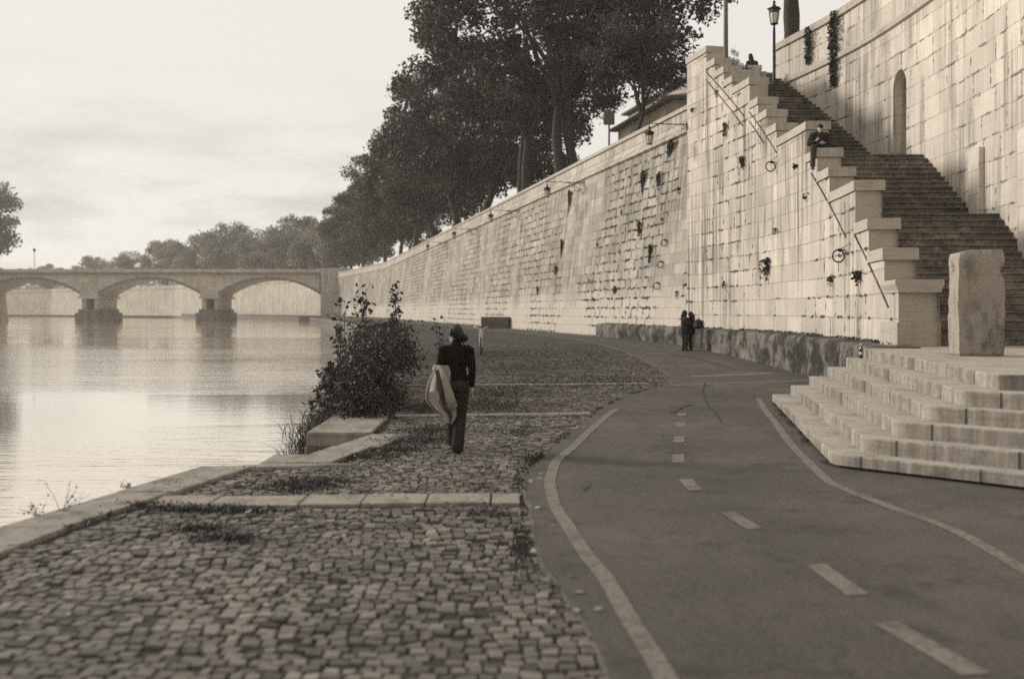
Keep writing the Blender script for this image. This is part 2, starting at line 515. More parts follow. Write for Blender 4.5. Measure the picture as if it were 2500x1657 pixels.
def fast_quads(name, V, mat, parent=None, shade=None):
    """V (n,4,3) world points -> one mesh of loose quads with a float attribute 'shade'"""
    off = wloc(parent) if parent is not None else Vector((0, 0, 0))
    n = V.shape[0]; m = V.shape[1]
    co = (V - np.array([off.x, off.y, off.z])).astype(np.float32).reshape(-1)
    me = bpy.data.meshes.new(name)
    me.vertices.add(n * m); me.vertices.foreach_set('co', co)
    me.loops.add(n * m); me.loops.foreach_set('vertex_index', np.arange(n * m, dtype=np.int32))
    me.polygons.add(n); me.polygons.foreach_set('loop_start', np.arange(0, n * m, m, dtype=np.int32))
    me.polygons.foreach_set('loop_total', np.full(n, m, dtype=np.int32))
    at = me.attributes.new('shade', 'FLOAT', 'POINT')
    sh = rng.random(n) if shade is None else shade
    at.data.foreach_set('value', np.repeat(sh, m).astype(np.float32))
    me.update(calc_edges=True)
    me.validate()
    return link(name, me, mat, parent)

def leaf_quads(P, size, flat=0.0):
    """diamond leaves of random attitude at points P"""
    n = len(P)
    d = rng.normal(size=(n, 3)); d /= np.linalg.norm(d, axis=1)[:, None]
    if flat:
        d[:, 2] *= (1 - flat)
        d /= np.linalg.norm(d, axis=1)[:, None]
    e = np.cross(d, rng.normal(size=(n, 3))); e /= np.linalg.norm(e, axis=1)[:, None]
    s = (size * (0.6 + 0.8 * rng.random(n)))[:, None]
    V = np.stack([P - d * s * 0.55, P + e * s * 0.36 - d * s * 0.05, P + d * s * 0.55, P - e * s * 0.36 - d * s * 0.05], axis=1)
    return V

def copy_tree(o, parent=None):
    c = o.copy(); COL.objects.link(c)
    if parent is not None:
        c.parent = parent
    for ch in list(o.children):
        copy_tree(ch, c)
    return c

# ------------------------------------------------------------------ plan of the place
def sstep(a, b, x):
    t = min(1.0, max(0.0, (x - a) / (b - a)))
    return t * t * (3 - 2 * t)

def zg(Y):                                      # the promenade climbs gently
    return 0.42 * sstep(27.0, 49.0, Y)

_SY = [21.0, 27.0, 32.0, 37.0, 43.0]; _SXv = [8.16, 8.90, 9.05, 8.75, 7.56]; _SD = [0.15, 0.08, -0.02, -0.13, -0.25]
def SX(Y):                                      # river face of the stair wall
    if Y <= 21: return 8.16 + 0.15 * (Y - 21)
    if Y >= 43: return 7.56 - 0.22 * (Y - 43)
    for i in range(4):
        if Y <= _SY[i + 1]:
            h = _SY[i + 1] - _SY[i]; t = (Y - _SY[i]) / h
            return ((2 * t**3 - 3 * t**2 + 1) * _SXv[i] + (t**3 - 2 * t**2 + t) * h * _SD[i] + (-2 * t**3 + 3 * t**2) * _SXv[i + 1] + (t**3 - t**2) * h * _SD[i + 1])

def TX(Y):                                      # parapet line of the long wall
    return 8.08 - 0.22 * (Y - 46.1)

def ground_at(px, py):
    h = CZ
    for _ in range(30):
        Y = F * h / max(1.0, (py - HY)); h = CZ - zg(Y)
    return ((px - CX) / F * Y, Y, zg(Y))

def ray_solve(px, fx, lo, hi):
    r = (px - CX) / F
    g = lambda Y: fx(Y) - r * Y
    a, b = lo, hi
    for _ in range(60):
        m = 0.5 * (a + b)
        if g(m) > 0: a = m
        else: b = m
    return 0.5 * (a + b)

def on_stair_wall(px, py, out=0.0):
    Y = ray_solve(px, lambda y: SX(y) - out, 15, 46)
    return Vector((SX(Y) - out, Y, CZ + (HY - py) / F * Y))

def main_off(z):                                # batter of the long wall
    return 1.2 - 1.0 * min(1.0, max(0.0, (z - 0.4) / 9.5))

def on_main_wall(px, py, out=0.0):
    z = 5.0
    for _ in range(12):
        Y = ray_solve(px, lambda y: TX(y) - main_off(z) - out, 40, 230)
        z = CZ + (HY - py) / F * Y
    return Vector((TX(Y) - main_off(z) - out, Y, z))

QE = [(-6.2, -8), (-4.9, 4), (-4.35, 8.46), (-3.64, 11.73), (-2.73, 12.02), (-2.09, 14.9), (-3.06, 14.901), (-3.1, 17), (-3.3, 20), (-3.9, 26), (-5.2, 35), (-6.6, 45),
      (-12, 80), (-18, 115), (-26, 150), (-35, 190), (-49, 240), (-62, 275), (-90, 328), (-138, 395), (-216, 465), (-325, 521), (-455, 552)]
PE_px = [(1400, 1568), (1330, 1440), (1245, 1290), (1217, 1200), (1206, 1130), (1215, 1090), (1260, 1050), (1320, 1000), (1380, 950), (1450, 915), (1530, 893), (1548, 872),
         (1520, 850), (1480, 830), (1440, 812), (1400, 800), (1330, 785)]
PE = [(1.1, -8), (0.72, 2.0)] + [ground_at(x * 1.05663, y * 1.05663)[:2] for x, y in PE_px]
PE = [p for i, p in enumerate(PE) if i == 0 or p[1] > PE[i - 1][1] + 0.02]
PE += [(p, y) for p, y in ((0.6, 62), (-3.6, 80), (-8.2, 100), (-19.5, 150), (-30.5, 198), (-45, 240)) if y > PE[-1][1] + 3]

def interp(L, Y):
    if Y <= L[0][1]: return L[0][0]
    for a, b in zip(L, L[1:]):
        if Y <= b[1]:
            return a[0] + (b[0] - a[0]) * (Y - a[1]) / max(1e-9, b[1] - a[1])
    return L[-1][0]

# ------------------------------------------------------------------ ground, road, water
def build_setting():
    mb = MB()
    mb.poly([(-900, -120, -2.2), (500, -120, -2.2), (500, 1000, -2.2), (-900, 1000, -2.2)])
    tag(mb.build('terrain', M['bed']), kind='structure')
    mb = MB()
    mb.poly([(-890, -110, -1.05), (80, -110, -1.05), (80, 990, -1.05), (-890, 990, -1.05)])
    tag(mb.build('river_water', M['water']), 'wide calm river with pale sky reflections', kind='structure')
    # quay ground
    ys = sorted(set([p[1] for p in QE] + list(np.arange(-8, 60, 1.0)) + list(np.arange(60, 550, 10.0))))
    mb = MB(); rows = []
    for Y in ys:
        e = interp(QE, Y)
        z = zg(Y) - 0.013 * (1 - sstep(40, 44, Y))
        rows.append([(e + (90 - e) * t, Y, z) for t in (0, 0.02, 0.05, 0.1, 0.2, 0.5, 1)])
    for a, b in zip(rows, rows[1:]):
        for j in range(6):
            mb.poly([a[j], a[j + 1], b[j + 1], b[j]])
    tag(mb.build('ground', M['ground'], merge=True), kind='structure')
    mb = MB()
    mb.sweep([(p[0], p[1]) for p in QE], [(0.0, -2.2), (0.0, -0.16)], zf=zg)
    tag(mb.build('quay_side', M['quay_side']), kind='structure')
    # edge slabs of the quay, one stone after another
    mb = MB()
    def slab(plan, z0, z1):
        q = MB(); q.prism(plan, z0, z1)
        i = len(mb.v); mb.v += q.v; mb.f += [tuple(k + i for k in f) for f in q.f]; mb.uv += q.uv
    pts = []
    for a, b in zip(QE[1:11], QE[2:12]):
        L = math.hypot(b[0] - a[0], b[1] - a[1])
        n = max(1, int(round(L / 1.35)))
        for i in range(n):
            t0, t1 = i / n, (i + 1) / n
            pts.append(((a[0] + (b[0] - a[0]) * t0, a[1] + (b[1] - a[1]) * t0), (a[0] + (b[0] - a[0]) * t1, a[1] + (b[1] - a[1]) * t1)))
    for (p, q) in pts:
        if q[1] - p[1] < 0.05: continue
        w = 0.52 + 0.1 * random.random()
        if 11.7 < p[1] < 12.0:
            w = 0.9
        g = 0.006; j = random.uniform(-0.008, 0.012)
        d = 0.02
        if p[1] >= 14.9 and p[1] < 19: w = 0.95
        slab([(p[0] - d, p[1] + g), (p[0] + w, p[1] + g), (q[0] + w, q[1] - g), (q[0] - d, q[1] - g)], -0.2 + zg(p[1]), 0.03 + j + zg(p[1]))
    # stones of the slot where the quay steps down to the river
    slab([(-3.55, 13.75), (-2.2, 13.75), (-2.1, 14.88), (-3.55, 14.88)], -1.6, -0.28)
    slab([(-3.12, 14.95), (-2.0, 14.91), (-2.0, 15.1), (-3.12, 15.1)], -1.6, -0.19)
    tag(mb.build('kerb', M['quay'], bevel=0.02), kind='structure')
    # transverse stone strips across the cobbles
    mb = MB()
    def strip(y0, y1, tilt, x0, x1):
        x = x0
        while x < x1 - 0.1:
            w = min(random.uniform(0.55, 0.95), x1 - x)
            ya, yb = y0 + tilt * (x - x0), y0 + tilt * (x + w - x0)
            h = 0.024 + random.uniform(-0.006, 0.008)
            jj = random.uniform(-0.03, 0.03)
            slab([(x + 0.008, ya + jj), (x + w - 0.008, yb + jj), (x + w - 0.008, yb + (y1 - y0) + jj), (x + 0.008, ya + (y1 - y0) + jj)], -0.08 + zg(y0), h + zg(y0))
            x += w
    strip(9.42, 9.92, 0.05, interp(QE, 9.6) + 0.62, interp(PE, 9.8) - 0.03)
    strip(17.35, 17.62, 0.12, -2.1, interp(PE, 17.9) - 0.05)
    strip(24.6, 24.85, 0.06, -2.6, interp(PE, 25) - 0.3)
    tag(mb.build('pavement', M['quay'], bevel=0.012), kind='structure')
    # asphalt cycle path and road, with its worn markings
    ys = sorted(set([p[1] for p in PE] + list(np.arange(-8, 30, 0.16)) + list(np.arange(30, 60, 0.8)) + list(np.arange(60, 240, 6.0))))
    mb = MB(); rows = []
    for Y in ys:
        e = interp(PE, Y)
        wob = 0.04 * noise.noise(Vector((0, Y * 2.7, 3))) + 0.05 * noise.noise(Vector((5, Y * 0.6, 3)))
        r = 13.5 if Y < 20.5 else (SX(Y) - 0.2 if Y < 43 else TX(Y) - 0.9)
        z = zg(Y) + 0.022
        e += wob
        rows.append([(e - 0.02, Y, z - 0.06), (e + 0.025, Y, z)] + [(e + (r - e) * t, Y, z) for t in (0.2, 0.4, 0.6, 0.8, 1)])
    for a, b in zip(rows, rows[1:]):
        for j in range(len(a) - 1):
            mb.poly([a[j], a[j + 1], b[j + 1], b[j]])
    road = tag(mb.build('road', M['asphalt'], merge=True), kind='structure')
    zl = 0.027
    def gp(px, py):
        x, y, z = ground_at(px, py)
        return (x, y, z + zl)
    def line(px_pts, w, name):
        P = [Vector(gp(*p)) for p in px_pts]
        # resample with Catmull-Rom
        Q = []
        for i in range(len(P) - 1):
            p0, p1, p2, p3 = P[max(0, i - 1)], P[i], P[i + 1], P[min(len(P) - 1, i + 2)]
            for t in np.linspace(0, 1, 6, endpoint=False):
                Q.append(0.5 * ((2 * p1) + (p2 - p0) * t + (2 * p0 - 5 * p1 + 4 * p2 - p3) * t * t + (3 * p1 - p0 - 3 * p2 + p3) * t**3))
        Q.append(P[-1])
        m2 = MB()
        m2.sweep([(q.x, q.y) for q in Q], [(-w / 2, zl), (w / 2, zl)], close_ends=False, zf=zg)
        m2.build(name, M['paint'], road)
    z7 = lambda x, y: (900 + x / 2.366, 1000 + y / 2.366)
    z8 = lambda x, y: (1700 + x / 2.071, 900 + y / 2.071)
    line([(1510, 1000), z7(1405, 20), z7(1305, 105), z7(1180, 225), z7(1088, 305), z7(1052, 400), z7(1048, 450), z7(1075, 560), z7(1147, 680), z7(1255, 850), z7(1375, 1000), z7(1490, 1200), z7(1645, 1450), (1700, 1800)], 0.125, 'edge_line')
    line([(1852, 975), (1868, 1004), z8(400, 280), z8(470, 380), z8(575, 490), z8(668, 578), z8(772, 628), z8(1010, 722), z8(1320, 838), (2560, 1435)], 0.12, 'edge_line')
    for q in ([(1651, 1035), (1674, 1034), (1674, 1045.5), (1651, 1046)], [z7(1766, 163), z7(1827, 162), z7(1824, 197), z7(1760, 198)], [z7(1754, 269), z7(1824, 267), z7(1826, 317), z7(1755, 319)],
              [z7(1788, 415), z7(1870, 412), z7(1928, 475), z7(1850, 482)], [z7(2035, 612), z7(2115, 605), z7(2278, 702), z7(2190, 708)], [z8(558, 1010), z8(655, 1003), z8(880, 1160), z8(760, 1165)],
              [(1655, 1012), (1676, 1011), (1675, 1018), (1654, 1019)], [(2130, 1530), (2190, 1526), (2420, 1655), (2350, 1660)]):
        m2 = MB(); m2.poly([gp(*p) for p in q]); m2.build('centre_dash', M['paint'], road)
    # dark tyre marks and a tar seam
    for pts_, w_, nm in (([(1722, 935), (1716, 960), (1728, 990), (1746, 1010), (1762, 1035)], 0.035, 'tyre_mark'), ([(1640, 1012), (1665, 998), (1690, 990)], 0.09, 'tyre_mark'), ([(1425, 1205), (1438, 1190)], 0.03, 'tyre_mark'), ([(1600, 857), (1660, 868), (1730, 884), (1800, 905)], 0.10, 'tar_seam')):
        m_keep = M['paint']; M['paint'] = M['tar']; line(pts_, w_, nm); M['paint'] = m_keep
    for a, b, w in (((1640, 943), (1985, 931), 0.22), ((1690, 921), (1890, 913), 0.5)):
        line([a, ((a[0] + b[0]) / 2, (a[1] + b[1]) / 2), b], w, 'crossing_line')

def build_cobbles():
    Q = []; S = []
    z = lambda: rng.normal(0.003, 0.005)
    Y = 3.6; row = 0
    while Y < 40.0:
        rp = 0.098 + 0.012 * rng.random()
        x = interp(QE, Y) + 0.60 + 0.1 * rng.random()
        if 12.0 < Y < 14.9: x += 0.05
        if 14.8 < Y < 19.2: x += 0.42
        x1 = interp(PE, Y) + 0.06
        if (9.38 < Y < 9.98) or 17.30 < Y < 17.40:
            Y += rp; continue
        while x < x1:
            w = 0.080 + 0.045 * rng.random()
            if x + w > x1 + 0.06: break
            yy = Y + 0.06 * math.sin(x * 1.1 + 0.4) + 0.035 * math.sin(x * 3.1 + Y) + 0.012 * rng.normal()
            g = 0.004 + 0.006 * rng.random()
            h = zg(Y) + z() + 0.012 * noise.noise(Vector((x * 0.9, Y * 0.9, 0)))
            c = 0.011
            tx, ty = rng.normal(0, 0.06), rng.normal(0, 0.06)
            x0, xx, y0, y1 = x + g, x + w - g, yy + g, yy + rp - g * 0.6
            cx, cy = (x0 + xx) / 2, (y0 + y1) / 2
            jt = lambda: rng.normal(0, 0.006)
            o = [(x0 + jt(), y0 + jt()), (xx + jt(), y0 + jt()), (xx + jt(), y1 + jt()), (x0 + jt(), y1 + jt())]
            t = [(a + (cx - a) * 0.11, b + (cy - b) * 0.11) for a, b in o]
            T = [(a, b, h + tx * (a - cx) + ty * (b - cy)) for a, b in t]
            B = [(a, b, h - c + tx * (a - cx) + ty * (b - cy)) for a, b in o]
            L = [(a, b, zg(Y) - 0.05) for a, b in o]
            if rng.random() > 0.035:
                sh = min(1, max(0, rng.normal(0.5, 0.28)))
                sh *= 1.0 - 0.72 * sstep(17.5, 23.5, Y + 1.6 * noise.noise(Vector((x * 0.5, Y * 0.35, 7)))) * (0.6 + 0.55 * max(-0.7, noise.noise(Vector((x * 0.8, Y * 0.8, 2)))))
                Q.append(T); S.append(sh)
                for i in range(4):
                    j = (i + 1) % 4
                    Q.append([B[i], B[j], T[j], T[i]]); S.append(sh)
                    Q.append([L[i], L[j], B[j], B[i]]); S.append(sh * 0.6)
            x += w
        Y += rp; row += 1
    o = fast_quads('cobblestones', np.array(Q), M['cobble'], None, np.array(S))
    tag(o, 'small squared basalt cobbles paving the quay', 'cobbles', kind='stuff')

# ------------------------------------------------------------------ walls
PX15 = [2194, 2159, 2121, 2088, 2025, 1997, 1969, 1896, 1873, 1851, 1830, 1788, 1767, 1745, 1725]
PTOP = [682.6, 605, 533, 440, 408, 361.5, 296, 300, 266.5, 236.5, 189, 185, 162, 142, 112.5]
PED = []
for _px, _py in zip(PX15, PTOP):
    _Y = ray_solve(_px, SX, 15, 46)
    PED.append((_Y, CZ + (HY - _py) / F * _Y))
WT = 0.68     # parapet thickness

def curve_pts(y0, y1, off=0.0, n=4):
    n = max(1, int(math.ceil((y1 - y0) / 0.6)))
    return [(SX(y0 + (y1 - y0) * i / n) + off, y0 + (y1 - y0) * i / n) for i in range(n + 1)]

def build_stair_wall():
    t = thing('stair_wall', 'tall pale travertine wall with stepped pedestals climbing beside the staircase', 'wall', (8.5, 21, 0))
    mb = MB(); y_end = 43.0; u = 0.0
    for i, (Y, zt) in enumerate(PED):
        y1 = PED[i + 1][0] if i < len(PED) - 1 else y_end + 1.0
        y0 = Y
        zc = zt - 0.27
        wt = 0.82 if i == 0 else WT
        prof = [(0, 0.3), (0, zc), (-wt, zc), (-wt, 0.3)]
        path = curve_pts(y0, min(y1, y_end))
        if i == len(PED) - 1:
            path = curve_pts(y0, y_end) if y_end > y0 + 0.2 else [(SX(y0), y0), (SX(y0 + 0.9), y0 + 0.9)]
            path += [(path[-1][0] + 0.05, path[-1][1] + 0.02)]
            path = path[:-1]
        u = mb.sweep(path, prof, u0=u, close_ends=False)
        a = Vector((SX(y0), y0))
        z_low = 0.3 if i == 0 else PED[i - 1][1] - 0.27
        fm = MB()
        fm.poly([(a.x, y0 - 0.002, z_low), (a.x + wt, y0 - 0.002, z_low), (a.x + wt, y0 - 0.002, zc), (a.x, y0 - 0.002, zc)], [(0.4 + i * 0.3, 0.5), (0.4 + i * 0.3 + wt, 0.5), (0.4 + i * 0.3 + wt, 0.5 + zc - z_low), (0.4 + i * 0.3, 0.5 + zc - z_low)])
        fm.build('pedestal_front', M['block'], t)
    ye = max(43.0, PED[-1][0] + 0.9)
    # far return of the wall
    mb.poly([(SX(43.0), 43.0, 0.3), (SX(43.0) + 3.2, 43.25, 0.3), (SX(43.0) + 3.2, 43.25, PED[-1][1] - 0.27), (SX(43.0), 43.0, PED[-1][1] - 0.27)])
    mb.build('wall_face', M['stair_wall'], t)
    # pedestal caps
    for i, (Y, zt) in enumerate(PED):
        y1 = PED[i + 1][0] if i < len(PED) - 1 else 43.06
        wt = 0.82 if i == 0 else WT
        c = MB()
        th = 0.27; o = 0.05
        if i == 0:
            prof = [(0.02, zt - th), (0.03, zt - th + 0.05), (0.085, zt - 0.10), (0.085, zt - 0.02), (0.06, zt), (-wt - 0.06, zt), (-wt - 0.085, zt - 0.02), (-wt - 0.085, zt - 0.1), (-wt - 0.03, zt - th + 0.05), (-wt - 0.02, zt - th)]
        else:
            prof = [(o, zt - th), (o, zt - 0.015), (o - 0.015, zt), (-wt - o + 0.015, zt), (-wt - o, zt - 0.015), (-wt - o, zt - th)]
        c.sweep(curve_pts(Y - 0.06, y1 - 0.003), prof, jit=0.006, freq=2.0)
        cap = c.build('pedestal_cap', M['block'], t)
    # base plinth of the lowest pedestal
    c = MB(); Y = PED[0][0]
    c.prism([(SX(Y) - 0.05, Y - 0.05), (SX(Y) + 0.87, Y - 0.05), (SX(Y) + 0.87, Y + 1.0), (SX(Y) - 0.02, Y + 1.0)], 1.05, 1.62)
    c.build('pedestal_base', M['block'], t, bevel=0.012)
    # raked mouldings running up the river face
    segs = [((2170, 749), (2088, 574)), ((2066, 579), (1982, 423.5)), ((1896.8, 372.7), (1829.8, 273)), ((1816.4, 282.8), (1724.6, 175.7)), ((1866, 350), (1830, 296)), ((1814.5, 307.6), (1723.6, 194.8))]
    for a, b in segs:
        A, B = on_stair_wall(*a), on_stair_wall(*b)
        m2 = MB(); n = 14
        up, dn = [], []
        for k in range(n + 1):
            Y = A.y + (B.y - A.y) * k / n; z = A.z + (B.z - A.z) * k / n
            up.append((SX(Y), Y, z))
        for p, q in zip(up, up[1:]):
            w = 0.022; d = 0.03
            for (z0, d0, z1, d1) in ((-w, 0, -w, d), (-w, d, w, d), (w, d, w, 0)):
                m2.poly([(p[0] - d0, p[1], p[2] + z0), (q[0] - d0, q[1], q[2] + z0), (q[0] - d1, q[1], q[2] + z1), (p[0] - d1, p[1], p[2] + z1)])
        m2.build('raked_moulding', M['ledge'], t)

def build_ledges():
    yc = 39.75
    mb = MB()
    n = 130
    path = [(SX(20.06 + (yc - 20.06) * i / n), 20.06 + (yc - 20.06) * i / n) for i in range(n + 1)]
    mb.sweep(path, [(0.72, -0.1), (0.73, 0.15), (0.70, 0.4), (0.72, 0.65), (0.70, 0.9), (0.68, 1.06), (0.60, 1.11), (0.25, 1.12), (-0.2, 1.13), (-0.2, 0.2)], jit=0.03, freq=3.1)
    o = mb.build('low_wall', M['ledge'])
    tag(o, 'long mossy low stone ledge along the foot of the stair wall, up to the steps', 'low wall')
    mb = MB(); n = 90
    path = [(SX(y) if y < 43 else 7.56 - 0.22 * (y - 43), y) for y in np.linspace(yc + 0.02, 54.5, n)]
    mb.sweep(path, [(0.45, -0.1), (0.46, 0.25), (0.44, 0.5), (0.46, 0.8), (0.44, 1.05), (0.40, 1.13), (0.0, 1.14), (-0.25, 1.14), (-0.25, 0.3)], jit=0.03, freq=3.1)
    o = mb.build('low_wall', M['ledge'])
    tag(o, 'shorter grey low ledge at the foot of the wall, beyond the embracing couple', 'low wall')
    x, y, z = ground_at(1302, 808)
    mb = MB()
    Yb = 78.0; X0 = TX(Yb) - 1.2
    mb.prism([(X0 - 2.3, Yb + 0.2), (X0 - 0.15, Yb - 0.2), (X0 + 0.1, Yb + 1.0), (X0 - 2.05, Yb + 1.3)], 0.3, 0.42 + 0.92)
    o = mb.build('concrete_block', M['concrete'], bevel=0.03)
    tag(o, 'oblong grey concrete block standing at the foot of the far wall', 'block')

TPATH = [(8.76, 43.0)] + [(TX(y), y) for y in np.arange(46.0, 194.1, 4.0)] + [(-40, 240), (-46.5, 256)]
def build_main_wall():
    t = thing('embankment_wall', 'long battered embankment wall with parapet receding along the promenade', 'wall', (0, 80, 0))
    mb = MB()
    mb.sweep(TPATH, [(1.26, -0.3), (1.2, 0.42), (0.2, 9.9)], close_ends=False)
    mb.build('wall_face', M['main_wall'], t)
    mb = MB()
    mb.sweep(TPATH, [(0.2, 9.9), (0.36, 9.96), (0.36, 10.10), (0.26, 10.14), (0.22, 10.3), (0.12, 10.42), (0.10, 10.55)], close_ends=False)
    mb.build('cornice', M['parapet'], t)
    mb = MB()
    mb.sweep(TPATH, [(0.04, 10.5), (0.04, 11.1), (-0.46, 11.1), (-0.46, 10.1)], close_ends=True)
    mb.build('parapet', M['parapet'], t)
    mb = MB()
    mb.sweep(TPATH, [(0.13, 11.1), (0.14, 11.27), (0.10, 11.31), (-0.55, 11.31), (-0.58, 11.27), (-0.57, 11.1)], close_ends=True)
    mb.build('coping', M['block'], t)
    # far embankment past the bridge, sweeping left across the view
    fp = [(-46.5, 256), (-53, 270), (-66, 297), (-80, 320), (-130, 385), (-210, 455), (-320, 510), (-450, 540)]
    t2 = thing('embankment_wall', 'distant pale river wall seen through the bridge arches', 'wall', (-130, 385, 0))
    mb = MB(); mb.sweep(fp, [(1.0, -0.3), (0.2, 10.2)], close_ends=False); mb.build('wall_face', M['far_wall'], t2)
    mb = MB(); mb.sweep(fp, [(0.4, 10.2), (0.4, 11.5), (-0.4, 11.5), (-0.4, 10.2)]); mb.build('parapet', M['far_wall'], t2)
    # left bank by the bridge end
    lp = [(-300, 420), (-160, 300), (-134, 262), (-131, 245), (-133, 150), (-150, -60)]
    t3 = thing('embankment_wall', 'pale river wall on the left bank below the bridge end', 'wall', (-131, 245, 0))
    mb = MB(); mb.sweep(lp, [(1.4, -1.6), (0.2, 10.2)], close_ends=False); mb.build('wall_face', M['far_wall'], t3)
    mb = MB(); mb.sweep(lp, [(0.4, 10.2), (0.4, 11.4), (-0.4, 11.4), (-0.4, 10.2)]); mb.build('parapet', M['far_wall'], t3)
    # streets behind the walls
    mb = MB()
    S = TPATH + [(-53, 270), (-66, 297), (-80, 320), (-130, 385), (-210, 455), (-320, 510), (-450, 540)]
    for a, b in zip(S, S[1:]):
        if a[1] < 47: a = (TX(47.2), 47.2)
        mb.poly([(a[0] + 0.45, a[1], 10.2), (400, a[1], 10.2), (400, b[1], 10.2), (b[0] + 0.45, b[1], 10.2)])
    mb.poly([(-450, 541, 10.2), (400, 541, 10.2), (400, 980, 10.2), (-880, 980, 10.2), (-880, 541, 10.2)])
    tag(mb.build('upper_street', M['street']), kind='structure')
    mb = MB()
    mb.poly([(-134.5, 260, 10.0), (-160, 300, 10.0), (-300, 420, 10.0), (-700, 420, 10.0), (-700, -60, 10.0), (-150, -60, 10.0), (-133.5, 150, 10.0), (-131.5, 245, 10.0)])
    tag(mb.build('left_bank_street', M['street']), kind='structure')

STEPS = []     # (y, z) nosing positions
def build_stairs():
    t = thing('staircase', 'broad worn stone staircase climbing between two pale walls', 'staircase', (10.5, 21.4, 1.1))
    y, z = 21.45, 1.10
    def flight(n):
        nonlocal y, z
        for _ in range(n):
            z1 = z + 0.186
            y1 = y + 0.302
            STEPS.append((y, z1, y1))
            z = z1; y = y1
    flight(18); y += 1.4; STEPS[-1] = (STEPS[-1][0], STEPS[-1][1], y)
    flight(13); y += 3.0; STEPS[-1] = (STEPS[-1][0], STEPS[-1][1], y)
    flight(27)
    for i, (y0, z1, y1) in enumerate(STEPS):
        xa0, xb0 = SX(y0) + WT + (0.15 if i < 4 else 0.0), SX(y0) + 4.2
        xa1, xb1 = SX(y1) + WT + (0.15 if i < 4 else 0.0), SX(y1) + 4.2
        m = MB()
        j = random.uniform(-0.02, 0.02)
        n = 6
        # one tread slab with a rounded, slightly worn nosing
        prof = [(0.03, z1 - 0.19), (0.03, z1 - 0.045), (0.0, z1 - 0.045), (-0.012, z1 - 0.03), (-0.008, z1 - 0.006), (0.01, z1)]
        P0 = [[(xa0 + (xb0 - xa0) * k / n, y0 + d + j + 0.030 * noise.noise(Vector((k * 0.9, i * 3.1, 0))), zz + 0.022 * noise.noise(Vector((k * 0.8, i * 1.7, 5)))) for d, zz in prof] for k in range(n + 1)]
        for k in range(n):
            for q in range(len(prof) - 1):
                m.poly([P0[k][q], P0[k + 1][q], P0[k + 1][q + 1], P0[k][q + 1]])
            m.poly([P0[k][-1], P0[k + 1][-1], (xa1 + (xb1 - xa1) * (k + 1) / n, y1 + 0.05, z1 - 0.004), (xa1 + (xb1 - xa1) * k / n, y1 + 0.05, z1 - 0.004)])
        m.build('step', M['stair_tread'], t)
    return y, z

